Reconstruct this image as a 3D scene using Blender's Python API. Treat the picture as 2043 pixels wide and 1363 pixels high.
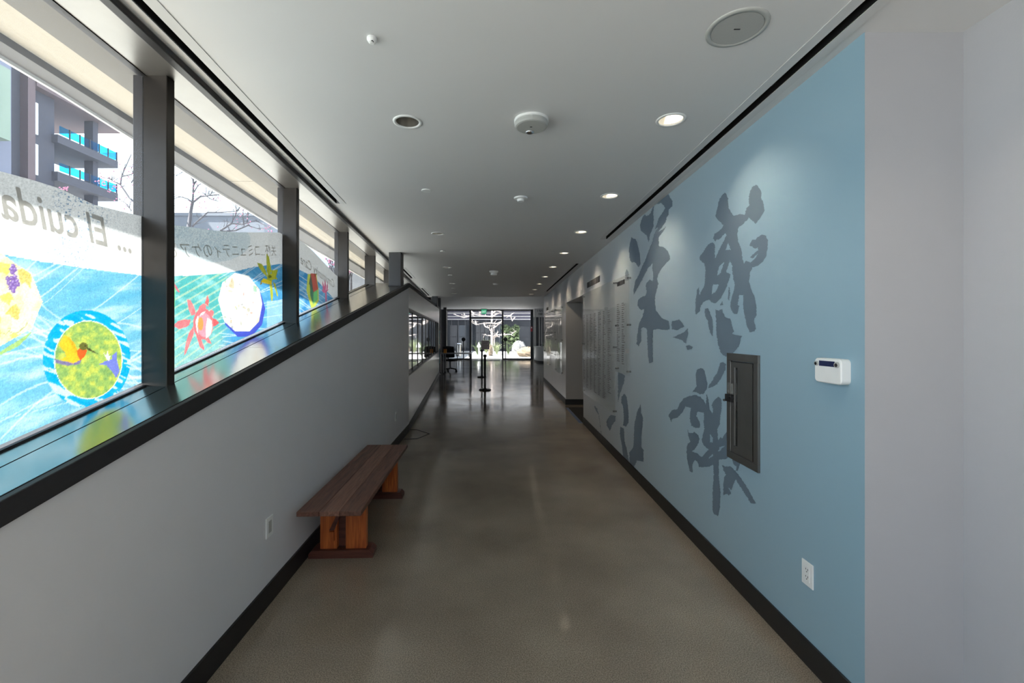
import bpy, bmesh, math, random
import numpy as np
from mathutils import Vector, Matrix
from mathutils.geometry import tessellate_polygon

for o in list(bpy.data.objects):
    bpy.data.objects.remove(o)
SC = bpy.context.scene
COL = SC.collection
R = random.Random(7)

# ------------------------------------------------------------------ camera, sky, sun, exposure
F = 880.0            # focal length in pixels of a 2043 x 1363 frame
CX, CY = 996.8, 665.5   # principal point (the picture is perspective-corrected)
H = 1.55             # eye height
CEIL = 2.742
cam = bpy.data.cameras.new('camera')
cam.sensor_width = 36.0
cam.lens = 36.0 * F / 2043.0
cam.shift_x = (1021.5 - CX) / 2043.0
cam.shift_y = (CY - 681.5) / 2043.0
cam.clip_start = 0.02
cam.clip_end = 400
camo = bpy.data.objects.new('camera', cam)
COL.objects.link(camo)
camo.location = (0, 0, H)
camo.rotation_euler = (math.pi / 2, 0, 0)
SC.camera = camo

SKY_STRENGTH = 2.6
SUN_STRENGTH = 24.0
SUN_DIR = Vector((-0.62, -0.16, 0.87)).normalized()     # towards the sun
world = bpy.data.worlds.new('world')
SC.world = world
world.use_nodes = True
bg = world.node_tree.nodes['Background']
bg.inputs[0].default_value = (0.76, 0.87, 1.0, 1)
bg.inputs[1].default_value = SKY_STRENGTH
sl = bpy.data.lights.new('sun', 'SUN')
sl.energy = SUN_STRENGTH
sl.angle = math.radians(0.9)
sl.color = (1.0, 0.96, 0.90)
so = bpy.data.objects.new('sun', sl)
COL.objects.link(so)
so.rotation_euler = SUN_DIR.to_track_quat('Z', 'Y').to_euler()
so.location = SUN_DIR * 60

SC.view_settings.view_transform = 'Standard'
SC.view_settings.look = 'None'
SC.view_settings.exposure = 0.54
SC.view_settings.gamma = 1.0
SC.view_settings.use_curve_mapping = False

# ------------------------------------------------------------------ materials
def srgb(r, g, b):
    def f(c):
        c /= 255.0
        return c / 12.92 if c <= 0.04045 else ((c + 0.055) / 1.055) ** 2.4
    return (f(r), f(g), f(b), 1)

def mat(name, col, rough=0.5, metal=0.0, spec=0.5, noise=0.0, nscale=20.0, bump=0.0, bscale=60.0, emit=None, estr=0.0, coat=0.0):
    m = bpy.data.materials.new(name)
    m.use_nodes = True
    nt = m.node_tree
    b = nt.nodes['Principled BSDF']
    b.inputs['Base Color'].default_value = col
    b.inputs['Roughness'].default_value = rough
    b.inputs['Metallic'].default_value = metal
    b.inputs['Specular IOR Level'].default_value = spec
    b.inputs['Coat Weight'].default_value = coat
    tc = nt.nodes.new('ShaderNodeTexCoord')
    if noise > 0:
        n = nt.nodes.new('ShaderNodeTexNoise')
        n.inputs['Scale'].default_value = nscale
        n.inputs['Detail'].default_value = 5
        nt.links.new(tc.outputs['Object'], n.inputs['Vector'])
        mx = nt.nodes.new('ShaderNodeMix')
        mx.data_type = 'RGBA'
        d = tuple(max(0, c * (1 - noise)) for c in col[:3]) + (1,)
        l = tuple(min(1, c * (1 + noise)) for c in col[:3]) + (1,)
        mx.inputs[6].default_value = d
        mx.inputs[7].default_value = l
        nt.links.new(n.outputs['Fac'], mx.inputs[0])
        nt.links.new(mx.outputs[2], b.inputs['Base Color'])
    if bump > 0:
        n2 = nt.nodes.new('ShaderNodeTexNoise')
        n2.inputs['Scale'].default_value = bscale
        n2.inputs['Detail'].default_value = 3
        nt.links.new(tc.outputs['Object'], n2.inputs['Vector'])
        bp = nt.nodes.new('ShaderNodeBump')
        bp.inputs['Strength'].default_value = bump
        bp.inputs['Distance'].default_value = 0.01
        nt.links.new(n2.outputs['Fac'], bp.inputs['Height'])
        nt.links.new(bp.outputs['Normal'], b.inputs['Normal'])
    if emit:
        b.inputs['Emission Color'].default_value = emit
        b.inputs['Emission Strength'].default_value = estr
    return m

def glass_mat(name, tint=(1, 1, 1, 1), refl=1.0, dust=0.0, dustcol=(0.8, 0.85, 1, 1), haze=False):
    m = bpy.data.materials.new(name)
    m.use_nodes = True
    nt = m.node_tree
    nt.nodes.remove(nt.nodes['Principled BSDF'])
    out = nt.nodes['Material Output']
    tr = nt.nodes.new('ShaderNodeBsdfTransparent')
    tr.inputs[0].default_value = tint
    gl = nt.nodes.new('ShaderNodeBsdfGlossy')
    gl.inputs['Roughness'].default_value = 0.01
    # Schlick reflectance from the facing angle (same for both sides of the sheet)
    fr = nt.nodes.new('ShaderNodeLayerWeight')
    fr.inputs['Blend'].default_value = 0.5
    pw = nt.nodes.new('ShaderNodeMath')
    pw.operation = 'POWER'
    pw.inputs[1].default_value = 5.0
    nt.links.new(fr.outputs['Facing'], pw.inputs[0])
    mul = nt.nodes.new('ShaderNodeMath')
    mul.operation = 'MULTIPLY_ADD'
    mul.inputs[1].default_value = 0.5 * refl
    mul.inputs[2].default_value = 0.03 * refl
    nt.links.new(pw.outputs[0], mul.inputs[0])
    mx = nt.nodes.new('ShaderNodeMixShader')
    nt.links.new(mul.outputs[0], mx.inputs[0])
    base = tr.outputs[0]
    if dust > 0:
        df = nt.nodes.new('ShaderNodeBsdfDiffuse' if haze else 'ShaderNodeBsdfTranslucent')
        df.inputs[0].default_value = dustcol
        mx2 = nt.nodes.new('ShaderNodeMixShader')
        n = nt.nodes.new('ShaderNodeTexNoise')
        n.inputs['Scale'].default_value = 160
        tc = nt.nodes.new('ShaderNodeTexCoord')
        nt.links.new(tc.outputs['Object'], n.inputs['Vector'])
        mr = nt.nodes.new('ShaderNodeMapRange')
        mr.inputs[1].default_value = 0.3
        mr.inputs[2].default_value = 0.75
        mr.inputs[3].default_value = dust * 0.6
        mr.inputs[4].default_value = dust * 1.4
        nt.links.new(n.outputs['Fac'], mr.inputs[0])
        nt.links.new(mr.outputs[0], mx2.inputs[0])
        nt.links.new(tr.outputs[0], mx2.inputs[1])
        nt.links.new(df.outputs[0], mx2.inputs[2])
        base = mx2.outputs[0]
    nt.links.new(base, mx.inputs[1])
    nt.links.new(gl.outputs[0], mx.inputs[2])
    nt.links.new(mx.outputs[0], out.inputs[0])
    return m

M = {}
M['white'] = mat('white_paint', (0.75, 0.75, 0.77, 1), 0.45, noise=0.02, nscale=6, bump=0.03, bscale=120)
M['white_dimmed'] = mat('white_paint_dimmed', (0.45, 0.45, 0.47, 1), 0.45, noise=0.02, nscale=6, bump=0.03, bscale=120)  # white paint darkened in colour to offset strong light on the near pier
M['white_gloss'] = mat('white_satin_panel', (0.56, 0.56, 0.56, 1), 0.22, noise=0.03, nscale=3)
M['ceiling'] = mat('ceiling_paint', (0.70, 0.70, 0.70, 1), 0.6, noise=0.015, nscale=2)
M['black'] = mat('black_base', (0.012, 0.012, 0.013, 1), 0.45, noise=0.2, nscale=12)
M['slot'] = mat('slot_black', (0.004, 0.004, 0.005, 1), 0.8, noise=0.2, nscale=30)
M['flange'] = mat('slot_flange', (0.62, 0.62, 0.62, 1), 0.5, noise=0.02)
M['bronze'] = mat('bronze_steel', (0.050, 0.044, 0.040, 1), 0.36, metal=0.7, noise=0.12, nscale=14)
M['darkmetal'] = mat('dark_metal', (0.03, 0.03, 0.033, 1), 0.4, metal=0.5, noise=0.1)
M['charcoal'] = mat('charcoal_trim', (0.022, 0.021, 0.023, 1), 0.55, noise=0.15, nscale=60)
M['steel'] = mat('brushed_steel', (0.40, 0.40, 0.39, 1), 0.20, metal=0.95, noise=0.12, nscale=9, bump=0.02, bscale=220)
M['bead'] = mat('brushed_grey_head', (0.30, 0.295, 0.285, 1), 0.34, metal=0.85, noise=0.1, nscale=9)
M['chrome'] = mat('chrome', (0.55, 0.55, 0.56, 1), 0.18, metal=1.0, noise=0.05)
M['plastic'] = mat('white_plastic', (0.84, 0.85, 0.84, 1), 0.35, noise=0.02)
M['plastic_grey'] = mat('grey_plastic', (0.45, 0.46, 0.44, 1), 0.4, noise=0.03)
M['blackplastic'] = mat('black_plastic', (0.015, 0.015, 0.017, 1), 0.45, noise=0.1)
M['navy'] = mat('navy_screen', (0.018, 0.026, 0.085, 1), 0.2, noise=0.25, nscale=80)
M['red'] = mat('red_plastic', (0.5, 0.01, 0.025, 1), 0.4, noise=0.05)
M['stucco'] = mat('cream_stucco', (0.46, 0.43, 0.375, 1), 0.9, noise=0.12, nscale=90, bump=0.4, bscale=260)
M['fascia'] = mat('grey_fascia', (0.105, 0.105, 0.108, 1), 0.7, noise=0.06, nscale=30)
M['outer_head'] = mat('outer_head_grey', (0.16, 0.158, 0.152, 1), 0.7, noise=0.08, nscale=40)
M['glass'] = glass_mat('window_glass', (0.96, 0.985, 0.98, 1), 1.0)
M['dustglass'] = glass_mat('dusty_window_glass', (0.95, 0.98, 0.98, 1), 0.9, dust=0.018, dustcol=(0.75, 0.82, 1, 1))
M['blueglass'] = glass_mat('blue_balcony_glass', (0.0, 0.72, 0.98, 1), 0.3, dust=0.10, dustcol=(0.0, 0.45, 0.9, 1))
M['doorglass'] = glass_mat('tinted_entrance_glass', (0.76, 0.77, 0.78, 1), 0.8)
M['acrylic'] = glass_mat('acrylic', (0.985, 0.99, 0.985, 1), 0.6, dust=0.10, dustcol=(0.85, 0.85, 0.84, 1), haze=True)
M['darkglass'] = mat('dark_mirror_glass', (0.012, 0.014, 0.015, 1), 0.03, spec=1.0, noise=0.1, coat=1.0)
M['ink'] = mat('dark_ink', (0.075, 0.072, 0.07, 1), 0.6, noise=0.1)
M['ink_soft'] = mat('soft_ink', (0.17, 0.165, 0.165, 1), 0.6, noise=0.1)
M['ground'] = mat('street_paving', (0.36, 0.355, 0.34, 1), 0.9, noise=0.12, nscale=3)
M['gravel'] = mat('pale_gravel', (0.50, 0.49, 0.48, 1), 0.95, noise=0.25, nscale=8, bump=0.3)
M['bark_pale'] = mat('pale_bark', (0.62, 0.54, 0.49, 1), 0.9, noise=0.2, nscale=12)
M['bark'] = mat('grey_bark', (0.045, 0.042, 0.05, 1), 0.9, noise=0.3, nscale=30)
M['blossom'] = mat('pink_blossom', (0.30, 0.10, 0.17, 1), 0.8, noise=0.3, nscale=30)
M['leaf'] = mat('agave_leaf', (0.10, 0.14, 0.06, 1), 0.6, noise=0.35, nscale=6)
M['leaf_pale'] = mat('pale_leaf', (0.26, 0.30, 0.15, 1), 0.6, noise=0.3, nscale=6)
M['rock'] = mat('brown_rock', (0.20, 0.155, 0.108, 1), 0.95, noise=0.35, nscale=3, bump=0.5, bscale=6)
M['rock_pale'] = mat('pale_rock', (0.22, 0.22, 0.215, 1), 0.95, noise=0.3, nscale=3, bump=0.5, bscale=6)
M['court_dark'] = mat('courtyard_dark_cladding', (0.028, 0.031, 0.038, 1), 0.35, noise=0.25, nscale=2)
M['court_glass'] = mat('courtyard_dark_glass', (0.03, 0.035, 0.042, 1), 0.08, spec=0.8, noise=0.2)
M['court_mid'] = mat('courtyard_grey_cladding', (0.11, 0.112, 0.12, 1), 0.7, noise=0.15, nscale=2)
M['court_lilac'] = mat('lilac_fascia', (0.13, 0.127, 0.175, 1), 0.7, noise=0.1)
M['court_white'] = mat('white_render', (0.75, 0.74, 0.72, 1), 0.8, noise=0.04)
M['bld_dark'] = mat('grey_brown_render', (0.055, 0.052, 0.066, 1), 0.9, noise=0.1, nscale=0.6)
M['bld_brown'] = mat('mauve_brown_render', (0.12, 0.082, 0.085, 1), 0.9, noise=0.08, nscale=0.6)
M['bld_lav'] = mat('lavender_render', (0.17, 0.175, 0.225, 1), 0.9, noise=0.05, nscale=0.6)
M['bld_green'] = mat('pale_green_render', (0.22, 0.27, 0.21, 1), 0.9, noise=0.05, nscale=0.6)
M['bld_grey'] = mat('blue_grey_render', (0.17, 0.18, 0.205, 1), 0.9, noise=0.06, nscale=0.4)
M['bld_sky'] = mat('pale_blue_render', (0.62, 0.72, 0.80, 1), 0.9, noise=0.04, nscale=0.4)
M['bld_glass'] = mat('far_window_glass', (0.20, 0.235, 0.28, 1), 0.15, noise=0.1)
M['exit'] = mat('exit_green', (0.02, 0.32, 0.14, 1), 0.3, noise=0.05, emit=(0.05, 0.6, 0.28, 1), estr=0.35)
M['exitletter'] = mat('exit_letter', (0.75, 0.85, 0.8, 1), 0.3, noise=0.02, emit=(0.7, 1, 0.85, 1), estr=0.6)
M['lamp_on'] = mat('lamp_lens_lit', (1, 0.95, 0.85, 1), 0.4, noise=0.01, emit=(1.0, 0.86, 0.66, 1), estr=2.2)
M['reflector'] = mat('lamp_reflector', (0.5, 0.48, 0.44, 1), 0.3, metal=0.85, noise=0.05)
M['orange'] = mat('orange_card', (0.75, 0.30, 0.05, 1), 0.5, noise=0.1)
M['teal'] = mat('teal_board', (0.05, 0.22, 0.27, 1), 0.5, noise=0.3, nscale=6)
M['signpaper'] = mat('sign_paper', (0.80, 0.68, 0.70, 1), 0.6, noise=0.05)
M['laminate'] = mat('grey_laminate', (0.34, 0.33, 0.34, 1), 0.35, noise=0.05)
M['fabric'] = mat('black_fabric', (0.014, 0.014, 0.016, 1), 0.85, noise=0.3, nscale=80)
M['rubber_mat'] = mat('black_floor_mat', (0.016, 0.015, 0.013, 1), 0.8, noise=0.3, nscale=50)
M['tape'] = mat('blue_tape', (0.13, 0.18, 0.30, 1), 0.6, noise=0.1)
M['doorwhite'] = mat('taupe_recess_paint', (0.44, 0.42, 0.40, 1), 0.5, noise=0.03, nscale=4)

def wood_mat(name, dark, light, rough, axis_scale=(14, 1.1, 14), patch=0.0):
    m = bpy.data.materials.new(name)
    m.use_nodes = True
    nt = m.node_tree
    b = nt.nodes['Principled BSDF']
    tc = nt.nodes.new('ShaderNodeTexCoord')
    mp = nt.nodes.new('ShaderNodeMapping')
    mp.inputs['Scale'].default_value = axis_scale
    n = nt.nodes.new('ShaderNodeTexNoise')
    n.inputs['Scale'].default_value = 4
    n.inputs['Detail'].default_value = 8
    n.inputs['Distortion'].default_value = 0.8
    cr = nt.nodes.new('ShaderNodeValToRGB')
    cr.color_ramp.elements[0].position = 0.3
    cr.color_ramp.elements[0].color = dark
    cr.color_ramp.elements[1].position = 0.72
    cr.color_ramp.elements[1].color = light
    nt.links.new(tc.outputs['Object'], mp.inputs[0])
    nt.links.new(mp.outputs[0], n.inputs['Vector'])
    nt.links.new(n.outputs['Fac'], cr.inputs[0])
    nt.links.new(cr.outputs[0], b.inputs['Base Color'])
    b.inputs['Roughness'].default_value = rough
    bp = nt.nodes.new('ShaderNodeBump')
    bp.inputs['Strength'].default_value = 0.15
    bp.inputs['Distance'].default_value = 0.004
    nt.links.new(n.outputs['Fac'], bp.inputs['Height'])
    nt.links.new(bp.outputs[0], b.inputs['Normal'])
    return m

M['wood_top'] = wood_mat('walnut_plank', (0.085, 0.036, 0.024, 1), (0.21, 0.098, 0.066, 1), 0.5)
M['wood_mid'] = wood_mat('walnut_plank_worn', (0.145, 0.068, 0.045, 1), (0.29, 0.145, 0.098, 1), 0.5)
M['wood_leg'] = wood_mat('orange_stained_board', (0.32, 0.066, 0.012, 1), (0.62, 0.165, 0.034, 1), 0.45, (14, 14, 1.1))
M['wood_foot'] = wood_mat('dark_red_runner', (0.065, 0.020, 0.014, 1), (0.15, 0.048, 0.03, 1), 0.45, (1.1, 14, 14))

def floor_material():
    m = bpy.data.materials.new('polished_concrete')
    m.use_nodes = True
    nt = m.node_tree
    b = nt.nodes['Principled BSDF']
    tc = nt.nodes.new('ShaderNodeTexCoord')
    big = nt.nodes.new('ShaderNodeTexNoise')
    big.inputs['Scale'].default_value = 1.3
    big.inputs['Detail'].default_value = 6
    nt.links.new(tc.outputs['Object'], big.inputs['Vector'])
    cr = nt.nodes.new('ShaderNodeValToRGB')
    cr.color_ramp.elements[0].position = 0.3
    cr.color_ramp.elements[0].color = (0.215, 0.176, 0.135, 1)
    cr.color_ramp.elements[1].position = 0.72
    cr.color_ramp.elements[1].color = (0.345, 0.290, 0.226, 1)
    nt.links.new(big.outputs['Fac'], cr.inputs[0])
    fine = nt.nodes.new('ShaderNodeTexNoise')
    fine.inputs['Scale'].default_value = 170
    fine.inputs['Detail'].default_value = 4
    fine.inputs['Roughness'].default_value = 0.75
    nt.links.new(tc.outputs['Object'], fine.inputs['Vector'])
    cr2 = nt.nodes.new('ShaderNodeValToRGB')
    cr2.color_ramp.elements[0].position = 0.38
    cr2.color_ramp.elements[0].color = (0.45, 0.44, 0.42, 1)
    cr2.color_ramp.elements[1].position = 0.64
    cr2.color_ramp.elements[1].color = (1.55, 1.55, 1.55, 1)
    nt.links.new(fine.outputs['Fac'], cr2.inputs[0])
    mul = nt.nodes.new('ShaderNodeMix')
    mul.data_type = 'RGBA'
    mul.blend_type = 'MULTIPLY'
    mul.inputs[0].default_value = 0.8
    nt.links.new(cr.outputs[0], mul.inputs[6])
    nt.links.new(cr2.outputs[0], mul.inputs[7])
    nt.links.new(mul.outputs[2], b.inputs['Base Color'])
    # polish varies in patches
    pol = nt.nodes.new('ShaderNodeTexNoise')
    pol.inputs['Scale'].default_value = 0.9
    pol.inputs['Detail'].default_value = 4
    nt.links.new(tc.outputs['Object'], pol.inputs['Vector'])
    mr = nt.nodes.new('ShaderNodeMapRange')
    mr.inputs[1].default_value = 0.3
    mr.inputs[2].default_value = 0.7
    mr.inputs[3].default_value = 0.07
    mr.inputs[4].default_value = 0.17
    nt.links.new(pol.outputs['Fac'], mr.inputs[0])
    nt.links.new(mr.outputs[0], b.inputs['Roughness'])
    wv = nt.nodes.new('ShaderNodeTexNoise')
    wv.inputs['Scale'].default_value = 3.0
    wv.inputs['Detail'].default_value = 3
    nt.links.new(tc.outputs['Object'], wv.inputs['Vector'])
    bp = nt.nodes.new('ShaderNodeBump')
    bp.inputs['Strength'].default_value = 0.09
    bp.inputs['Distance'].default_value = 0.02
    nt.links.new(wv.outputs['Fac'], bp.inputs['Height'])
    nt.links.new(bp.outputs[0], b.inputs['Normal'])
    return m
M['floor'] = floor_material()

def mural_wall_material():
    # printed wall covering that fades from blue (near end) to pale grey along the corridor
    m = bpy.data.materials.new('blue_fading_wall_covering')
    m.use_nodes = True
    nt = m.node_tree
    b = nt.nodes['Principled BSDF']
    b.inputs['Roughness'].default_value = 0.30
    b.inputs['Specular IOR Level'].default_value = 0.4
    tc = nt.nodes.new('ShaderNodeTexCoord')
    sp = nt.nodes.new('ShaderNodeSeparateXYZ')
    nt.links.new(tc.outputs['Object'], sp.inputs[0])
    mr = nt.nodes.new('ShaderNodeMapRange')
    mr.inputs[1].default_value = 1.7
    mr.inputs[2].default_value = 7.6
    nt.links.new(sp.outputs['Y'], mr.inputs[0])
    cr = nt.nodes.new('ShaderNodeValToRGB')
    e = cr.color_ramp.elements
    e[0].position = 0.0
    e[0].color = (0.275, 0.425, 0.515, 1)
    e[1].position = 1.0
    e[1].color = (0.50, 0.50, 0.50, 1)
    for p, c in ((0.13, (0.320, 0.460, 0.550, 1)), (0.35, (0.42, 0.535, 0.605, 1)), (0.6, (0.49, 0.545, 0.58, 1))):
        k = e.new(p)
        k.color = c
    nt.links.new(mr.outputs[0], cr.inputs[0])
    nt.links.new(cr.outputs[0], b.inputs['Base Color'])
    n2 = nt.nodes.new('ShaderNodeTexNoise')
    n2.inputs['Scale'].default_value = 140
    nt.links.new(tc.outputs['Object'], n2.inputs['Vector'])
    bp = nt.nodes.new('ShaderNodeBump')
    bp.inputs['Strength'].default_value = 0.02
    bp.inputs['Distance'].default_value = 0.01
    nt.links.new(n2.outputs['Fac'], bp.inputs['Height'])
    nt.links.new(bp.outputs[0], b.inputs['Normal'])
    return m
M['mural'] = mural_wall_material()
M['brush'] = mat('slate_brush_paint', (0.150, 0.205, 0.262, 1), 0.34, spec=0.4, noise=0.03, nscale=3)

FILM_T = 0.205
def film_material():
    m = bpy.data.materials.new('printed_window_film')
    m.use_nodes = True
    nt = m.node_tree
    nt.nodes.remove(nt.nodes['Principled BSDF'])
    out = nt.nodes['Material Output']
    at = nt.nodes.new('ShaderNodeAttribute')
    at.attribute_name = 'print'
    tc = nt.nodes.new('ShaderNodeTexCoord')
    n = nt.nodes.new('ShaderNodeTexNoise')
    n.inputs['Scale'].default_value = 150
    n.inputs['Detail'].default_value = 2
    nt.links.new(tc.outputs['Object'], n.inputs['Vector'])
    mr = nt.nodes.new('ShaderNodeMapRange')
    mr.inputs[1].default_value = 0.3
    mr.inputs[2].default_value = 0.7
    mr.inputs[3].default_value = 0.88
    mr.inputs[4].default_value = 1.12
    nt.links.new(n.outputs['Fac'], mr.inputs[0])
    vm = nt.nodes.new('ShaderNodeVectorMath')
    vm.operation = 'SCALE'
    nt.links.new(at.outputs['Color'], vm.inputs[0])
    nt.links.new(mr.outputs[0], vm.inputs['Scale'])
    t = nt.nodes.new('ShaderNodeVectorMath')
    t.operation = 'SCALE'
    t.inputs['Scale'].default_value = FILM_T
    nt.links.new(vm.outputs[0], t.inputs[0])
    trl = nt.nodes.new('ShaderNodeBsdfTranslucent')
    nt.links.new(t.outputs[0], trl.inputs[0])
    d = nt.nodes.new('ShaderNodeVectorMath')
    d.operation = 'SCALE'
    d.inputs['Scale'].default_value = 0.30
    nt.links.new(vm.outputs[0], d.inputs[0])
    dif = nt.nodes.new('ShaderNodeBsdfDiffuse')
    nt.links.new(d.outputs[0], dif.inputs[0])
    ad = nt.nodes.new('ShaderNodeAddShader')
    nt.links.new(trl.outputs[0], ad.inputs[0])
    nt.links.new(dif.outputs[0], ad.inputs[1])
    nt.links.new(ad.outputs[0], out.inputs[0])
    return m
M['film'] = film_material()

# ------------------------------------------------------------------ mesh helpers
def new_mesh(name, verts, faces, material=None, parent=None, smooth=False):
    me = bpy.data.meshes.new(name)
    me.from_pydata([tuple(v) for v in verts], [], faces)
    me.update()
    o = bpy.data.objects.new(name, me)
    COL.objects.link(o)
    if material:
        me.materials.append(material if not isinstance(material, str) else M[material])
    if parent:
        o.parent = parent
    if smooth:
        for p in me.polygons:
            p.use_smooth = True
    return o

class MB:
    """collects shapes for one mesh"""
    def __init__(self):
        self.v, self.f = [], []
    def add(self, v, f):
        n = len(self.v)
        self.v += [tuple(p) for p in v]
        self.f += [tuple(i + n for i in q) for q in f]
        return self
    def hexa(self, c, zb, zt):
        if not isinstance(zb, (list, tuple)): zb = [zb] * 4
        if not isinstance(zt, (list, tuple)): zt = [zt] * 4
        a = sum(c[i][0] * c[(i + 1) % 4][1] - c[(i + 1) % 4][0] * c[i][1] for i in range(4))
        if a < 0:
            c, zb, zt = c[::-1], list(zb)[::-1], list(zt)[::-1]
        v = [(c[i][0], c[i][1], zb[i]) for i in range(4)] + [(c[i][0], c[i][1], zt[i]) for i in range(4)]
        f = [(3, 2, 1, 0), (4, 5, 6, 7)] + [(i, (i + 1) % 4, 4 + (i + 1) % 4, 4 + i) for i in range(4)]
        return self.add(v, f)
    def box(self, x0, x1, y0, y1, z0, z1):
        return self.hexa([(x0, y0), (x1, y0), (x1, y1), (x0, y1)], z0, z1)
    def lathe(self, prof, cx=0, cy=0, n=24, a0=0, a1=2 * math.pi):
        full = abs(a1 - a0 - 2 * math.pi) < 1e-6
        k = n if full else n + 1
        v, f = [], []
        for (r, z) in prof:
            for i in range(k):
                a = a0 + (a1 - a0) * i / n
                v.append((cx + r * math.cos(a), cy + r * math.sin(a), z))
        for j in range(len(prof) - 1):
            for i in range(n):
                i2 = (i + 1) % k
                f.append((j * k + i, j * k + i2, (j + 1) * k + i2, (j + 1) * k + i))
        return self.add(v, f)
    def tube(self, pts, rad, n=8, cap=True):
        pts = [Vector(p) for p in pts]
        if not isinstance(rad, (list, tuple)): rad = [rad] * len(pts)
        v, f = [], []
        up = Vector((0, 0, 1))
        for i, p in enumerate(pts):
            t = (pts[min(i + 1, len(pts) - 1)] - pts[max(i - 1, 0)])
            t = t.normalized() if t.length > 1e-9 else Vector((0, 0, 1))
            u = t.cross(up)
            if u.length < 1e-3: u = t.cross(Vector((1, 0, 0)))
            u.normalize()
            w = t.cross(u)
            for k in range(n):
                a = 2 * math.pi * k / n
                v.append(p + u * math.cos(a) * rad[i] + w * math.sin(a) * rad[i])
        for i in range(len(pts) - 1):
            for k in range(n):
                f.append((i * n + k, i * n + (k + 1) % n, (i + 1) * n + (k + 1) % n, (i + 1) * n + k))
        if cap:
            f.append(tuple(range(n)))
            f.append(tuple((len(pts) - 1) * n + k for k in range(n))[::-1])
        return self.add(v, f)
    def cyl(self, a, b, r, n=16, r2=None):
        return self.tube([a, b], [r, r if r2 is None else r2], n)
    def blob(self, c, r, n=10, m=7, jit=0.0, seed=0):
        rr = random.Random(seed)
        v, f = [], []
        for j in range(m + 1):
            th = math.pi * j / m
            for i in range(n):
                a = 2 * math.pi * i / n
                k = 1 + (rr.random() - .5) * jit
                v.append((c[0] + r[0] * math.sin(th) * math.cos(a) * k, c[1] + r[1] * math.sin(th) * math.sin(a) * k, c[2] + r[2] * math.cos(th) * k))
        for j in range(m):
            for i in range(n):
                f.append((j * n + i, (j + 1) * n + i, (j + 1) * n + (i + 1) % n, j * n + (i + 1) % n))
        return self.add(v, f)
    def build(self, name, material, parent=None, smooth=False, bevel=0):
        o = new_mesh(name, self.v, self.f, material, parent, smooth)
        if bevel:
            md = o.modifiers.new('bevel', 'BEVEL')
            md.width = bevel
            md.segments = 2
            md.limit_method = 'ANGLE'
        return o

def box(name, x0, x1, y0, y1, z0, z1, m, parent=None, bevel=0):
    return MB().box(x0, x1, y0, y1, z0, z1).build(name, m, parent, bevel=bevel)

def tag(o, label=None, cat=None, group=None, kind=None):
    if label: o['label'] = label
    if cat: o['category'] = cat
    if group: o['group'] = group
    if kind: o['kind'] = kind
    return o

def struct(o, label=None):
    o['kind'] = 'structure'
    if label: o['label'] = label
    return o

def thing(name, label, cat, loc=(0, 0, 0), rz=0, group=None):
    o = bpy.data.objects.new(name, None)
    o.empty_display_size = 0.05
    COL.objects.link(o)
    o.location = loc
    o.rotation_euler = (0, 0, rz)
    return tag(o, label, cat, group)

def dup(root, loc, rz=None, label=None):
    r = root.copy()
    COL.objects.link(r)
    r.location = loc
    if rz is not None: r.rotation_euler = (0, 0, rz)
    if label: r['label'] = label
    for ch in list(root.children):
        c = ch.copy()
        COL.objects.link(c)
        c.parent = r
        for g in list(ch.children):
            d = g.copy()
            COL.objects.link(d)
            d.parent = c
    return r

def at(px, py, y):
    """point seen at pixel (px, py) at depth y"""
    return ((px - CX) * y / F, y, H - (py - CY) * y / F)

XR = 1.443                                   # right wall face
def on_right(px, py, off=0.0):
    y = XR * F / (px - CX)
    return (XR - off, y, H - (py - CY) * y / F)

# left-hand lines in plan: window line, near parapet wall, far wall
def wl(y, d=0.0): return (-(1.468 + 0.079 * y) + d, y)
def nl(y, d=0.0): return (-(1.262 + 0.0256 * y) + d, y)
def fl(y, d=0.0): return (-1.441 - 0.0859 * (y - 6.99) + d, y)
YK = 6.95                                    # where the sloping sill levels out
def sill(y): return 0.8843 + 0.2103 * min(y, YK)
def on_window(px, py):
    k = (CX - px) / F
    y = 1.468 / (k - 0.079)
    return y, H - (py - CY) * y / F

def strip(mb, line, y0, y1, d0, d1, z0, z1):
    g = lambda z, y: z(y) if callable(z) else z
    c = [line(y0, d0), line(y1, d0), line(y1, d1), line(y0, d1)]
    ys = [y0, y1, y1, y0]
    return mb.hexa(c, [g(z0, y) for y in ys], [g(z1, y) for y in ys])

# ------------------------------------------------------------------ room shell
YB = -4.2     # rear end of the room
YE = 26.0     # far glass wall
fm = MB()
fm.box(-4.2, 6.0, YB, YE + 0.05, -0.2, 0.0)
struct(fm.build('floor', 'floor'))

# ceiling with cut-outs for recessed lights and linear slots
cm = MB()
cm.hexa([wl(YB, -0.09), (6.0, YB), (6.0, 14.3), wl(14.3, -0.09)], CEIL, 3.0)
ceiling = struct(cm.build('ceiling', 'ceiling'))
RIGHT_ROW = [(0.955, 1.10 + 1.36 * k) for k in range(11)]
RIGHT_ROW = [p for p in RIGHT_ROW if p[1] < 14.1]
LEFT_ROW = [(-0.5185, 2.483), (-0.736, 5.26), (-0.945, 7.95), (-1.13, 10.54), (-1.35, 13.10)]
cut = MB()
for (x, y) in RIGHT_ROW + LEFT_ROW:
    v, f = [], []
    n = 32
    for z in (CEIL - 0.05, CEIL + 0.15):
        for i in range(n):
            a = 2 * math.pi * i / n
            v.append((x + 0.066 * math.cos(a), y + 0.066 * math.sin(a), z))
    f = [tuple(range(n))[::-1], tuple(range(n, 2 * n))] + [(i, (i + 1) % n, n + (i + 1) % n, n + i) for i in range(n)]
    cut.add(v, f)
def sl_left(y, d=0.0): return (-1.155 - 0.075 * y + d, y)     # left ceiling slot line (right edge)
SLOTS_L = [(-0.6, 4.045), (8.0, 9.55), (11.6, 13.9)]
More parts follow.
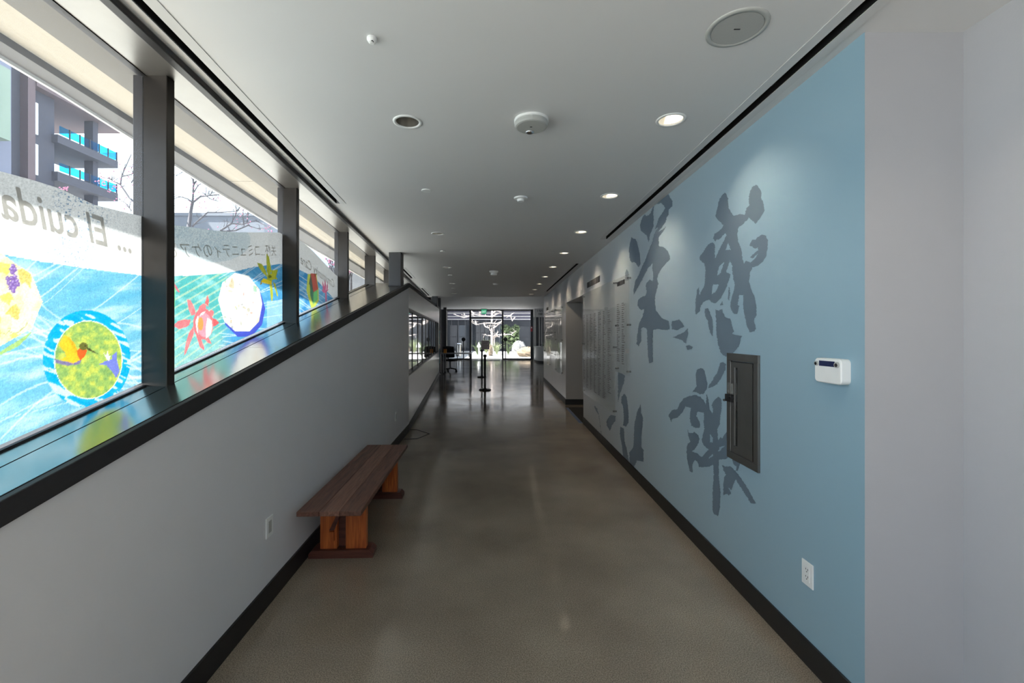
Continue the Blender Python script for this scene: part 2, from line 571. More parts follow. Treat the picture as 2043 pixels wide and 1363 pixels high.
SLOTS_R = [(-0.6, 5.58), (7.52, 12.65)]
for a, b in SLOTS_L: strip(cut, sl_left, a, b, -0.040, 0.0, CEIL - 0.05, CEIL + 0.12)
for a, b in SLOTS_R: cut.box(1.304, 1.352, a, b, CEIL - 0.05, CEIL + 0.12)
cutter = cut.build('ceiling_cutter', 'slot')
md = ceiling.modifiers.new('cut', 'BOOLEAN')
md.operation = 'DIFFERENCE'
md.solver = 'EXACT'
md.object = cutter
bpy.context.view_layer.update()
dg = bpy.context.evaluated_depsgraph_get()
me = bpy.data.meshes.new_from_object(ceiling.evaluated_get(dg))
ceiling.modifiers.clear()
ceiling.data = me
ceiling.data.materials.clear()
ceiling.data.materials.append(M['ceiling'])
bpy.data.objects.remove(cutter)

# higher ceiling towards the entrance, and the roof over everything
cf = MB()
cf.hexa([wl(14.3, -0.09), (6.0, 14.3), (6.0, YE + 0.4), wl(YE + 0.4, -0.09)], 2.967, 3.0)
struct(cf.build('ceiling', 'ceiling'))
rf = MB()
rf.hexa([wl(YB, -0.50), (6.2, YB), (6.2, YE + 0.4), wl(YE + 0.4, -0.50)], 3.0, 3.25)
struct(rf.build('roof_slab', 'fascia'))

# linear slot diffusers: black liner and flanges
def slot_diffuser(line, a, b, w, label, flange_right, flange_left):
    t = thing('linear_diffuser', label, 'air diffuser', (0, 0, 0))
    m1 = MB()
    strip(m1, line, a + .002, b - .002, -w + 0.001, -0.001, CEIL + 0.105, CEIL + 0.118)
    strip(m1, line, a + .002, b - .002, -w + 0.0005, -w + 0.004, CEIL + 0.001, CEIL + 0.105)
    strip(m1, line, a + .002, b - .002, -0.004, -0.0005, CEIL + 0.001, CEIL + 0.105)
    m1.build('liner', 'slot', t)
    m2 = MB()
    strip(m2, line, a, b, 0.0, flange_right, CEIL - 0.003, CEIL + 0.001)
    strip(m2, line, a, b, -w - flange_left, -w, CEIL - 0.003, CEIL + 0.001)
    m2.build('flange', 'flange', t)
    y = a + 0.5
    while y < b - 0.1:
        m3 = MB()
        strip(m3, line, y, y + 0.03, -w + 0.002, -0.002, CEIL + 0.03, CEIL + 0.036)
        m3.build('spring_clip', 'darkmetal', t)
        y += 0.75
    return t
rline = lambda y, d=0.0: (1.352 + d, y)
slot_diffuser(sl_left, *SLOTS_L[0], 0.040, 'long black slot diffuser in the ceiling beside the window head', 0.05, 0.02)
slot_diffuser(sl_left, *SLOTS_L[1], 0.040, 'short black ceiling slot just past the first square column', 0.05, 0.02)
slot_diffuser(sl_left, *SLOTS_L[2], 0.040, 'short black ceiling slot before the second square column', 0.05, 0.02)
slot_diffuser(rline, *SLOTS_R[0], 0.048, 'long black slot diffuser in the ceiling above the blue wall', 0.045, 0.048)
slot_diffuser(rline, *SLOTS_R[1], 0.048, 'black slot diffuser in the ceiling beyond the doorway opening', 0.045, 0.048)

# right-hand wall: blue printed near part, opening, far part
Y_END, Y_O1, Y_O2, Y_FAR = 1.743, 7.60, 9.61, 14.45
XREC = 1.8325
rw = MB()
rw.box(XR, 2.9, Y_END, Y_O1, 0, CEIL)
wall_right = struct(rw.build('wall_right', 'white_dimmed'))
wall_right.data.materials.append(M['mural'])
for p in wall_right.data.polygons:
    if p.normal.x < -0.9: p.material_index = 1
# white recess wall beside the camera
rr_ = MB()
rr_.box(XREC, 2.9, -1.3, Y_END, 0, CEIL)
struct(rr_.build('wall_right', 'white_dimmed'))
# header over the opening and the recess behind it
hd = MB()
hd.box(XR, 2.9, Y_O1, Y_O2, 2.215, CEIL)
struct(hd.build('wall_right', 'white_gloss'))
rb = MB()
rb.box(2.75, 2.9, Y_O1, Y_O2, 0, 2.215)
recess_back = struct(rb.build('wall_right', 'doorwhite'))
r2 = MB()
r2.box(XR, 2.9, Y_O2, Y_FAR, 0, CEIL)
wall_right_far = struct(r2.build('wall_right', 'white_gloss'))
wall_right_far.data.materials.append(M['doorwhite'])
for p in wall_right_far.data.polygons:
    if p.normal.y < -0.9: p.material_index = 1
# step of the higher ceiling
struct(box('trim_1', -3.0, 6.0, 14.28, 14.3, 2.741, 2.98, 'ceiling'))
# baseboards right
struct(box('baseboard_right', XR - 0.012, XR, Y_END, Y_O1, 0, 0.118, 'black', bevel=0.002))
struct(box('baseboard_right', XR - 0.012, XR, Y_O2, Y_FAR, 0, 0.118, 'black', bevel=0.002))
struct(box('baseboard_right', XR - 0.012, 2.75, Y_O2 - 0.012, Y_O2, 0, 0.118, 'black'))
struct(box('baseboard_right', XREC - 0.012, XREC, -1.3, Y_END, 0, 0.118, 'black'))
struct(box('baseboard_right', XR - 0.012, XREC, Y_END - 0.012, Y_END, 0, 0.118, 'black'))

# left parapet wall under the sloping sill
lw = MB()
def prism_wall(mb, y0, y1, line, dline, zt):
    c = [line(y0), line(y1), wl(y1, dline), wl(y0, dline)]
    mb.hexa(c, 0, [zt(y0), zt(y1), zt(y1), zt(y0)])
prism_wall(lw, YB, 6.99, nl, -0.06, lambda y: max(0.0, 0.8843 + 0.2103 * y - 0.035))
wall_left = struct(lw.build('wall_left', 'white'))
bb = MB()
strip(bb, nl, YB, 6.99, 0, 0.012, 0, 0.118)
struct(bb.build('baseboard_left', 'black'))
# charcoal edge of the sill
tm = MB()
strip(tm, nl, -3.8, 6.995, -0.012, 0.012, lambda y: sill(y) - 0.068, lambda y: sill(y) + 0.002)
struct(tm.build('trim_2', 'charcoal', bevel=0.003))
# steel sill: two folded plates with a seam at the mullions' inner edges
s1 = MB()
def quadstrip(mb, pa, pb, y0, y1, t=0.02):
    c = [pa(y0), pa(y1), pb(y1), pb(y0)]
    mb.hexa(c, [sill(y) - t for y in (y0, y1, y1, y0)], [sill(y) for y in (y0, y1, y1, y0)])
joints = [-3.8, -1.0, 1.05, 2.75, 4.55, 6.95]
sill_top = tag(struct(bpy.data.objects.new('window_sill', None)), None)
COL.objects.link(sill_top)
for a, b in zip(joints[:-1], joints[1:]):
    q = MB()
    quadstrip(q, lambda y: wl(y, 0.108), lambda y: nl(y, -0.012), a + 0.0015, b - 0.0015)
    q.build('sill_plate', 'steel', sill_top)
    q = MB()
    quadstrip(q, lambda y: wl(y, -0.02), lambda y: wl(y, 0.101), a + 0.0015, b - 0.0015)
    q.build('sill_plate', 'steel', sill_top)
q = MB()
c = [wl(6.952, -0.02), nl(6.952, -0.012), fl(7.4, -0.03), wl(7.4, -0.02)]
q.hexa(c, sill(7) - 0.02, sill(7))
q.build('sill_plate', 'steel', sill_top)

# far-left wall with a long interior window band
FY0, FY1 = 6.99, 16.6
def ftop(y): return 2.289 + (2.47 - 2.289) * (y - FY0) / (FY1 - FY0)
fw = MB()
def solid(mb, y0, y1, z0, z1, d=0.0):
    c = [fl(y0, d), fl(y1, d), wl(y1, -0.06), wl(y0, -0.06)]
    g = lambda z, y: z(y) if callable(z) else z
    mb.hexa(c, [g(z0, y) for y in (y0, y1, y1, y0)], [g(z1, y) for y in (y0, y1, y1, y0)])
WY0, WY1, WZ0, WZ1 = 7.02, 16.05, 0.872, 1.955
solid(fw, FY0, FY1, 0, WZ0)
solid(fw, FY0, FY1, WZ1, ftop)
solid(fw, FY0, WY0, WZ0, WZ1)
solid(fw, WY1, FY1, WZ0, WZ1)
solid(fw, WY0, WY1, WZ0, WZ1, -0.10)
wall_left_far = struct(fw.build('wall_left', 'white_gloss'))
bb = MB()
strip(bb, fl, FY0, FY1, 0, 0.012, 0, 0.118)
struct(bb.build('baseboard_left', 'black'))
tm = MB()
strip(tm, fl, FY0, FY1, -0.05, 0.012, ftop, lambda y: ftop(y) + 0.062)
struct(tm.build('trim_3', 'charcoal'))
# the band window: frame, mullions, dark panes
bw = struct(bpy.data.objects.new('window_7', None), 'long band of dark reflecting panes in the white far wall')
COL.objects.link(bw)
q = MB()
strip(q, fl, WY0, WY1, -0.09, -0.005, WZ1 - 0.03, WZ1)
strip(q, fl, WY0, WY1, -0.09, -0.005, WZ0, WZ0 + 0.025)
q.build('window_frame', 'darkmetal', bw)
nb = 9
for i in range(nb):
    a = WY0 + (WY1 - WY0) * i / nb
    b = WY0 + (WY1 - WY0) * (i + 1) / nb
    q = MB()
    strip(q, fl, a + 0.012, b - 0.012, -0.075, -0.06, WZ0 + 0.025, WZ1 - 0.03)
    q.build('pane', 'darkglass', bw)
    q = MB()
    strip(q, fl, a - 0.012 if i else a, a + 0.012, -0.09, -0.050, WZ0 + 0.025, WZ1 - 0.03)
    q.build('window_mullion', 'bronze', bw)

sun_stop = MB()
strip(sun_stop, wl, 16.2, 26.0, -0.30, -0.14, -0.3, 2.96)  # unseen wall added to keep a sun patch off the floor
struct(sun_stop.build('wall_left', 'court_mid'))

# ------------------------------------------------------------------ window wall
MUL = [2.016 + 1.557 * k for k in range(-3, 16)]      # mullion positions
MW, MD = 0.055, 0.107
def mull_base(y):
    return sill(y) if y < 6.99 else (min(ftop(min(y, FY1)), 2.45) if y < FY1 else 0.0)
WIN = []
for i in range(len(MUL) - 1):
    a, b = MUL[i], MUL[i + 1]
    n = len(WIN) + 1
    w = struct(bpy.data.objects.new('window_%d' % (n if n < 7 else n + 1), None))
    COL.objects.link(w)
    WIN.append(w)
    q = MB()
    zb = mull_base(a)
    q.hexa([wl(a, -0.05), wl(a + MW, -0.05), wl(a + MW, MD), wl(a, MD)], [mull_base(a) - 0.01] * 4, CEIL + 0.01 if a < 14.2 else 2.97)
    q.build('mullion', 'bronze', w, bevel=0.004)
    zt = CEIL if a < 14.2 else 2.967
    bz = (lambda y: sill(y)) if b < 7.2 else ((lambda y: ftop(min(y, FY1))) if b < FY1 + .5 else (lambda y: 0.0))
    # glass pane, frame bead top and bottom
    q = MB()
    strip(q, wl, a + MW, b, -0.006, 0.0, lambda y: bz(y) + 0.012, zt - 0.01)
    q.build('pane', 'dustglass' if a < 4.5 else 'glass', w)
    q = MB()
    strip(q, wl, a + MW, b, -0.045, 0.012, lambda y: bz(y), lambda y: bz(y) + 0.007)
    strip(q, wl, a + MW, b, -0.020, 0.012, zt - 0.016, zt)
    q.build('window_frame', 'darkmetal', w)
# head of the window: steel soffit plate inside, channel trim at the ceiling edge
hs = MB()
strip(hs, wl, YB, 14.25, 0.0, 0.235, CEIL - 0.012, CEIL + 0.02)
head = struct(hs.build('trim_4', 'bead'))
hs = MB()
def hl(y, d=0.0): return (-1.236 - 0.077 * y + d, y)
strip(hs, hl, -3.5, 14.0, -0.044, 0.0, CEIL - 0.030, CEIL + 0.001)
struct(hs.build('trim_5', 'darkmetal', bevel=0.006))
hs = MB()
strip(hs, wl, YB, 14.25, -0.17, -0.001, CEIL - 0.010, CEIL + 0.06)
struct(hs.build('trim_6', 'outer_head'))

# square steel columns on the parapet
def column(name, label, x0, x1, y0, y1, z0, z1):
    t = thing(name, label, 'column', ((x0 + x1) / 2, (y0 + y1) / 2, z0))
    cx, cy = (x0 + x1) / 2, (y0 + y1) / 2
    MB().box(x0 - cx, x1 - cx, y0 - cy, y1 - cy, 0, z1 - z0).build('shaft', 'darkcol', t, bevel=0.006)
    MB().box(x0 - cx - 0.006, x1 - cx + 0.006, y0 - cy - 0.006, y1 - cy + 0.006, 0, 0.012).build('base_plate', 'darkmetal', t)
    return t
M['darkcol'] = mat('dark_painted_steel', (0.055, 0.056, 0.06, 1), 0.4, metal=0.3, noise=0.1, nscale=5)
column('square_column', 'dark square steel column standing where the sloping sill levels out', -1.627, -1.448, 6.47, 6.65, 2.245, CEIL)
column('square_column', 'dark square steel column standing on the far white wall', -2.165, -1.995, 14.10, 14.27, 2.42, CEIL)
column('square_column', 'tall dark steel column beside the entrance glazing', -3.05, -2.885, 23.9, 24.1, 0, 2.967)
column('square_column', 'narrow brown column at the end of the far white wall', -2.47, -2.36, 17.6, 17.75, 0, 2.967)

# canopy outside the windows
def canopy():
    t = struct(bpy.data.objects.new('canopy', None), 'cream stucco canopy soffit with grey edge beam outside the windows')
    COL.objects.link(t)
    js = [-4.2, -0.4, 3.62, 7.6, 11.6, 15.6, 19.6, 23.6]
    for a, b in zip(js[:-1], js[1:]):
        q = MB()
        strip(q, wl, a + 0.004, b - 0.004, -0.47, -0.15, CEIL + 0.058, 3.0)
        q.build('soffit_panel', 'stucco', t)
    ys = [YB, 2.2, 3.6, 5.0, 24.0]
    do = [0.555, 0.565, 0.640, 0.685, 0.90]           # outer edge flared so the shadow it throws slopes along the film
    for i in range(4):
        y0, y1, d0, d1 = ys[i], ys[i + 1], do[i], do[i + 1]
        q = MB()
        q.hexa([wl(y0, -0.46), wl(y1, -0.46), wl(y1, -d1), wl(y0, -d0)], CEIL + 0.022, 3.3)
        q.build('edge_beam', 'fascia', t)
        q = MB()
        q.hexa([wl(y0, -d0 + 0.012), wl(y1, -d1 + 0.012), wl(y1, -d1 - 0.002), wl(y0, -d0 - 0.002)], CEIL + 0.006, CEIL + 0.022)
        q.build('drip_edge', 'court_white', t)
canopy()

# ------------------------------------------------------------------ printed window film (flat print kept as colours on a fine mesh)
rng = np.random.RandomState(3)
NT = rng.rand(64, 64)
def vnoise(u, v):
    iu, iv = np.floor(u).astype(int), np.floor(v).astype(int)
    fu, fv = u - iu, v - iv
    fu, fv = fu * fu * (3 - 2 * fu), fv * fv * (3 - 2 * fv)
    g = lambda a, b: NT[a % 64, b % 64]
    return (g(iu, iv) * (1 - fu) + g(iu + 1, iv) * fu) * (1 - fv) + (g(iu, iv + 1) * (1 - fu) + g(iu + 1, iv + 1) * fu) * fv
def fbm(u, v, o=3):
    s, a, t = 0, 1, 0
    for k in range(o):
        s = s + a * vnoise(u * 2 ** k + 7 * k, v * 2 ** k + 3 * k)
        t += a
        a *= .5
    return s / t
def inpoly(x, y, poly):
    c = np.zeros(x.shape, bool)
    n = len(poly)
    for i in range(n):
        x1, y1 = poly[i]
        x2, y2 = poly[(i + 1) % n]
        if y1 == y2: continue
        k = ((y1 > y) != (y2 > y)) & (x < (x2 - x1) * (y - y1) / (y2 - y1) + x1)
        c ^= k
    return c
def lin(c):
    c = np.asarray(c, float) / 255.0
    return np.where(c <= 0.04045, c / 12.92, ((c + 0.055) / 1.055) ** 2.4)
def Z(ox, oy, s, pts):
    return [(ox + a / s, oy + b / s) for a, b in pts]
def ell(x, y, cx, cy, rx, ry): return ((x - cx) / rx) ** 2 + ((y - cy) / ry) ** 2 < 1
def dseg(x, y, a, b):
    ax, ay = a
    dx, dy = b[0] - ax, b[1] - ay
    t = np.clip(((x - ax) * dx + (y - ay) * dy) / (dx * dx + dy * dy), 0, 1)
    return np.hypot(x - ax - t * dx, y - ay - t * dy)

def paint(pane, px, py, yy, zz):
    """colour of the print; shapes are given in photograph pixels, which map one to one to places on the film"""
    col = np.zeros(px.shape + (3,))
    grain = 0.86 + 0.28 * rng.rand(*px.shape)
    def put(mask, c, k=1.0):
        c = lin(c) if not isinstance(c, np.ndarray) else c
        kk = (mask * k)[..., None] if not np.isscalar(k) else (mask.astype(float) * k)[..., None]
        col[...] = col * (1 - kk) + c * kk
    one = np.ones(px.shape)
    if pane == 1:
        bx = [-900, -300, 0, 13, 88, 176, 276, 300]
        by = [380, 450, 506, 507.6, 522, 535.5, 548, 552]
        bound = np.interp(px, bx, by)
        put(one > 0, (108, 176, 204))
        s = fbm(yy * 5 + zz * 6, zz * 26 - yy * 7, 3)
        put(one > 0, (205, 230, 244), np.clip((s - 0.50) * 3.0, 0, 1) * 0.6)
        put(one > 0, (82, 162, 198), np.clip((0.42 - s) * 4, 0, 1) * 0.6)
        low = np.clip((py - 760) / 160, 0, 1)
        put(one > 0, (190, 225, 235), low * 0.35)
        for k in range(26):                      # pale sweeping strands
            r2 = random.Random(40 + k)
            x0 = -60 + k * 15 + r2.uniform(-8, 8)
            cyy = 560 + r2.uniform(0, 60)
            d = np.abs(py - (cyy + (px - x0) * r2.uniform(-.7, 1.0) + 18 * np.sin((px - x0) / r2.uniform(30, 70)) + k * 9))
            put(d < r2.uniform(0.8, 2.6), (232, 240, 250), 0.38)
        put(py < bound, (250, 250, 250))
        dots = (vnoise(yy * 230, zz * 230) > 0.80) & (py < bound)
        band = np.exp(-((px - 155 + (py - 470) * 0.2) / 60) ** 2)
        put(dots, (110, 150, 185), np.clip(band * 1.2, 0, 1))
        # vine medallion
        put(inpoly(px, py, [(-160, 600), (-130, 660), (0, 712), (45, 690), (72, 660), (0, 706)]), (160, 195, 120))
        med = [(9.7, 505.7), (40.4, 529), (68, 545), (90.5, 602), (69.5, 655), (9.7, 689), (-70, 700), (-150, 640), (-170, 580), (-120, 520), (-50, 500)]
        m = inpoly(px, py, med)
        put(m, (244, 232, 196))
        put(m, (240, 222, 140), np.clip(fbm(px / 22, py / 22) - 0.5, 0, 1) * 2.2)
        leaves = [Z(0, 500, 6.19, [(0, 140), (70, 150), (160, 170), (170, 250), (120, 310), (60, 260), (0, 310)]),
                  Z(0, 500, 6.19, [(250, 240), (320, 220), (400, 270), (430, 340), (410, 465), (350, 390), (300, 420), (270, 330)]),
                  Z(0, 500, 6.19, [(25, 570), (80, 540), (160, 510), (215, 605), (170, 620), (160, 690), (100, 640), (50, 620)]),
                  Z(0, 500, 6.19, [(90, 800), (150, 720), (230, 655), (285, 740), (260, 860), (190, 830), (150, 790)]),
                  Z(0, 500, 6.19, [(0, 770), (45, 820), (40, 900), (0, 930)]),
                  Z(0, 500, 6.19, [(0, 965), (50, 990), (40, 1060), (0, 1080)]),
                  Z(0, 500, 6.19, [(160, 1040), (220, 1005), (260, 1040), (330, 1020), (270, 1060), (180, 1085)])]
        for i, lf in enumerate(leaves):
            put(inpoly(px, py, lf) & m, (214, 205, 92) if i % 2 == 0 else (200, 184, 92), np.clip(0.6 + fbm(px / 4, py / 4) * 0.5, 0, 1))
        gr = [(32, 531), (29, 537), (36, 538), (31, 544), (36, 552), (22, 556), (29, 555), (40, 560), (24, 565), (33, 562), (38, 568), (27, 574), (34, 575), (42, 567), (33, 581), (28, 569)]
        for (gx, gy) in gr:
            put(ell(px, py, gx, gy, 4.6, 5.0), (128, 98, 165))
            put(ell(px, py, gx - 1.2, gy - 1.4, 1.8, 2.0), (176, 152, 205))
        vine = [(8, 664), (18, 667), (25, 660), (27, 655), (23, 656), (26, 664), (40, 664), (48, 660), (50, 657), (46, 659), (56, 652), (60, 644)]
        for a, b in zip(vine[:-1], vine[1:]): put(dseg(px, py, a, b) < 0.9, (170, 175, 120))
        # hummingbird medallion
        e1 = ell(px, py, 178, 716, 87, 97)
        s2 = fbm(px / 30 + py / 40, py / 7 - px / 14, 2)
        put(e1, (12, 158, 212))
        put(e1, (60, 178, 222), np.clip((s2 - 0.4) * 3, 0, 1) * .7)
        put(e1 & (s2 > 0.63), (205, 230, 245), 0.8)
        put(ell(px, py, 181.2, 718, 67.8, 78.3), (225, 235, 215))
        e2 = ell(px, py, 181.2, 718, 66.3, 76.8)
        put(e2, (146, 176, 92))
        f2 = fbm(px / 9, py / 9, 4)
        put(e2, (196, 200, 86), np.clip((f2 - 0.45) * 4, 0, 1) * 0.8)
        put(e2, (110, 150, 92), np.clip((0.42 - f2) * 5, 0, 1) * 0.8)
        z7 = lambda p: Z(0, 600, 4.543, p)
        put(inpoly(px, py, z7([(522, 526), (600, 550), (690, 562), (765, 535), (745, 572), (650, 592), (580, 580), (522, 560)])) & e2, (120, 112, 150))
        put(inpoly(px, py, z7([(560, 390), (610, 310), (655, 335), (700, 390), (735, 470), (765, 530), (690, 568), (570, 537), (625, 505), (615, 465), (555, 405)])) & e2, (238, 182, 46))
        put(inpoly(px, py, z7([(640, 330), (690, 375), (730, 470), (700, 470), (668, 390)])) & e2, (232, 158, 40), .8)
        put(inpoly(px, py, z7([(720, 455), (745, 430), (815, 445), (795, 500), (750, 545), (728, 500)])) & e2, (212, 92, 40))
        put(ell(px, py, 172, 691, 8.8, 7.6), (98, 98, 48))
        put(inpoly(px, py, z7([(812, 415), (850, 445), (922, 488), (840, 458), (812, 440)])), (70, 66, 40))
        put(ell(px, py, 175.5, 690, 1.4, 1.2), (20, 20, 20))
        put(inpoly(px, py, z7([(920, 577), (985, 545), (1040, 530), (1040, 495), (1080, 462), (1080, 530), (1105, 640), (1075, 702), (1035, 640), (985, 585)])) & e2, (112, 122, 200))
        put(inpoly(px, py, z7([(960, 470), (985, 500), (995, 455), (1008, 505), (1025, 500), (1010, 545), (990, 530)])) & e2, (248, 235, 225))
    elif pane == 2:
        bx = [320, 340, 396, 436, 473, 509, 558, 580]
        by = [553, 551.7, 549, 546, 541.6, 532.6, 527, 527]
        bound = np.interp(px, bx, by)
        put(one > 0, (84, 172, 172))
        s = fbm(yy * 9 - zz * 10, zz * 30 + yy * 8, 3)
        put(one > 0, (150, 208, 208), np.clip((s - 0.45) * 3, 0, 1) * 0.7)
        put(one > 0, (205, 228, 226), np.clip((py - 640) / 110, 0, 1) * 0.4)
        for k in range(22):
            r2 = random.Random(90 + k)
            x0, y0 = 330, 560 + k * 17
            ang = -0.48 - 0.014 * k
            d = np.abs((py - y0) * math.cos(ang) - (px - x0) * math.sin(ang))
            put((d < r2.uniform(1.0, 2.2)) & (px < 470), (214, 222, 176), 0.42)
        blue = np.clip((px - 448 + (py - 600) * 0.10) / 26, 0, 1)
        put(one > 0, (80, 156, 204), blue)
        put(one > 0, (120, 188, 226), blue * np.clip((s - 0.42) * 3, 0, 1) * 0.8)
        for k in range(18):
            r2 = random.Random(190 + k)
            a = (430 + r2.uniform(0, 40), 560 + k * 8)
            b = (566, 470 + k * 15 + r2.uniform(-20, 20))
            put((dseg(px, py, a, b) < 0.75) & (px > 440), (225, 238, 248), 0.6)
        put((px > 535) & (py > 600), (190, 225, 245), 0.5)
        put(py < bound, (250, 250, 250))
        dots = (vnoise(yy * 200, zz * 200) > 0.55) & (py < bound) & (py < 505)
        blob1 = np.clip(1.3 - np.hypot((px - 350) / 75, (py - 462) / 22), 0, 1)
        blob2 = np.clip(1.35 - np.hypot((px - 428) / 62, (py - 480) / 36), 0, 1)
        put(dots, (48, 128, 165), np.clip(np.maximum(blob1, blob2) * 1.1, 0, 1) * 0.35)
        put((py < bound) & (np.maximum(blob1, blob2) > 0.15), (150, 190, 205), 0.35)
        # green bird house
        put(inpoly(px, py, [(330, 556), (341, 548), (354, 572), (352.5, 612), (350, 624), (330, 622)]), (118, 198, 142))
        put(inpoly(px, py, [(330, 524), (340, 545), (363, 583), (360, 584), (338, 552), (330, 536)]), (205, 118, 130))
        put(inpoly(px, py, [(341, 576), (345, 577), (344.5, 586), (348, 586), (348.5, 577), (352, 575), (351, 588), (346, 589.5), (341, 588)]), (62, 130, 130))
        z5 = lambda p: Z(335, 540, 6.816, p)
        pink = (226, 116, 122)
        pets = [[(285, 390), (330, 400), (380, 490), (405, 590), (350, 610), (310, 540)],
                [(95, 750), (160, 690), (250, 665), (335, 668), (312, 750), (180, 797)],
                [(245, 1152), (265, 1000), (310, 850), (370, 760), (380, 850), (330, 980), (270, 1130)],
                [(410, 890), (470, 915), (520, 1055), (515, 1087), (460, 1040)],
                [(425, 580), (450, 490), (510, 445), (548, 470), (530, 540)],
                [(528, 440), (560, 328), (582, 400), (570, 492)],
                [(610, 640), (680, 665), (720, 712), (660, 757), (612, 745)],
                [(525, 935), (580, 915), (618, 998), (560, 978)],
                [(580, 555), (620, 535), (650, 560), (635, 620), (590, 610)]]
        for i, p in enumerate(pets):
            c = pink if i not in (5, 6) else (214, 92, 96)
            q = inpoly(px, py, z5(p))
            put(q, c)
            put(q, (240, 150, 150), np.clip(fbm(px / 6, py / 9) - .4, 0, 1) * 1.6)
        put(ell(px, py, 335 + 505 / 6.816, 540 + 725 / 6.816, 20, 31), (226, 116, 122))
        put(ell(px, py, 335 + 520 / 6.816, 540 + 740 / 6.816, 14, 24), (236, 150, 165))
        put(ell(px, py, 335 + 468 / 6.816, 540 + 725 / 6.816, 5.5, 13.5), (230, 150, 84))
        for p in ([(560, 640), (620, 680), (628, 790), (600, 880), (540, 925), (540, 770)], [(400, 690), (430, 610), (445, 625), (425, 760), (440, 870), (415, 820)], [(480, 575), (540, 550), (500, 600), (450, 620)]):
            put(inpoly(px, py, z5(p)), (250, 226, 222))
        # white village medallion with indigo backing
        z6 = lambda p: Z(430, 480, 6.49, p)
        put(inpoly(px, py, z6([(585, 625), (662, 880), (620, 1090), (510, 1215), (420, 1247), (305, 1247), (150, 1095), (135, 1045), (300, 900)])), (70, 84, 190))
        md = inpoly(px, py, z6([(55, 765), (110, 545), (270, 420), (450, 455), (510, 540), (585, 630), (622, 820), (580, 1050), (460, 1175), (275, 1175), (135, 1050)]))
        put(md, (255, 252, 246))
        w = fbm(px / 14, py / 14, 3)
        put(md, (236, 205, 165), np.clip((w - 0.52) * 4, 0, 1) * np.clip((px - 480) / 40, 0.1, 1) * 0.8)
        r3 = random.Random(5)
        for k in range(46):
            x0, y0 = r3.uniform(452, 520), r3.uniform(556, 655)
            c = r3.choice([(150, 150, 130), (120, 150, 120), (215, 120, 110), (190, 160, 110), (110, 110, 120), (200, 170, 120)])
            put(ell(px, py, x0, y0, r3.uniform(1, 3.0), r3.uniform(1, 4.5)) & md & (w > 0.42), c, 0.65)
        put(inpoly(px, py, z6([(235, 470), (262, 540), (262, 620), (225, 620), (185, 590)])) & md, (196, 178, 140), .8)
        put(inpoly(px, py, z6([(505, 570), (550, 600), (552, 670), (510, 660)])) & md, (150, 190, 165), .9)
        # yellow orchid
        yl = (184, 188, 60)
        for p in ([(675, 165), (710, 210), (742, 400), (705, 465), (680, 400)], [(555, 285), (620, 305), (670, 400), (695, 480), (640, 430), (585, 360)],
                  [(740, 385), (825, 378), (800, 470), (820, 500), (740, 510)], [(715, 570), (748, 570), (762, 700), (750, 797), (735, 760)], [(760, 535), (792, 560), (828, 720), (812, 722)],
                  [(690, 440), (745, 430), (750, 540), (680, 520)]):
            q = inpoly(px, py, z6(p))
            put(q, yl)
            put(q, (140, 150, 50), np.clip(fbm(px / 3, py / 9) - .45, 0, 1) * 2)
        put(inpoly(px, py, z6([(600, 530), (640, 488), (740, 530), (748, 570), (690, 562), (625, 545)])), (240, 214, 50))
        put(inpoly(px, py, z6([(592, 575), (608, 520), (622, 560)])), (120, 105, 40))
        put(ell(px, py, 541, 552, 3.5, 3.0), (110, 120, 45))
    else:
        bx = [580, 589, 605, 617.5, 635, 665, 690]
        by = [532, 534, 541, 547.3, 560, 593, 620]
        bound = np.interp(px, bx, by)
        put(one > 0, (62, 146, 204))
        s = fbm(yy * 6 + zz * 5, zz * 20 - yy * 6, 3)
        put(one > 0, (150, 205, 235), np.clip((s - 0.45) * 3, 0, 1) * 0.8)
        put(one > 0, (150, 205, 235), np.clip((px - 610) / 40, 0, 1) * 0.4)
        for k in range(14):
            r2 = random.Random(290 + k)
            a = (585, 540 + k * 9)
            b = (675, 600 + k * 10 + r2.uniform(-10, 10))
            put(dseg(px, py, a, b) < 0.7, (228, 240, 250), 0.65)
        put(py < bound, (250, 250, 250))
        put(inpoly(px, py, [(580, 536), (595, 541), (595, 612), (580, 612)]), (240, 196, 60))
        put(inpoly(px, py, [(616, 547), (633, 546), (637.5, 577), (638, 600), (625, 622), (613.5, 580)]), (206, 216, 96))
        put(inpoly(px, py, [(620, 562), (627.5, 583), (627, 607.5), (621, 590)]), (88, 140, 110))
        put(inpoly(px, py, [(627.5, 583), (635, 577), (636, 597), (627, 607.5)]), (122, 208, 130))
        put(inpoly(px, py, [(622, 545.5), (631.5, 546), (637, 577), (627.5, 583.5)]), (202, 104, 92))
        put(inpoly(px, py, [(622, 545.5), (627.5, 583.5), (618.5, 566)]), (96, 110, 100))
        fl_ = [[(650, 556), (653, 572), (651, 582), (648.5, 580)], [(645, 560), (649, 572), (650, 584), (646, 580)], [(655.5, 561), (656, 575), (652, 584)], [(643, 578), (650, 580), (658, 577), (652, 585), (647, 584)], [(650.5, 582), (653.5, 582), (654, 602), (651, 604)]]
        for p in fl_: put(inpoly(px, py, p), (224, 120, 158))
    g = grain * (0.93 + 0.14 * vnoise(yy * 320, zz * 40))
    return np.clip(col * g[..., None], 0, 1)

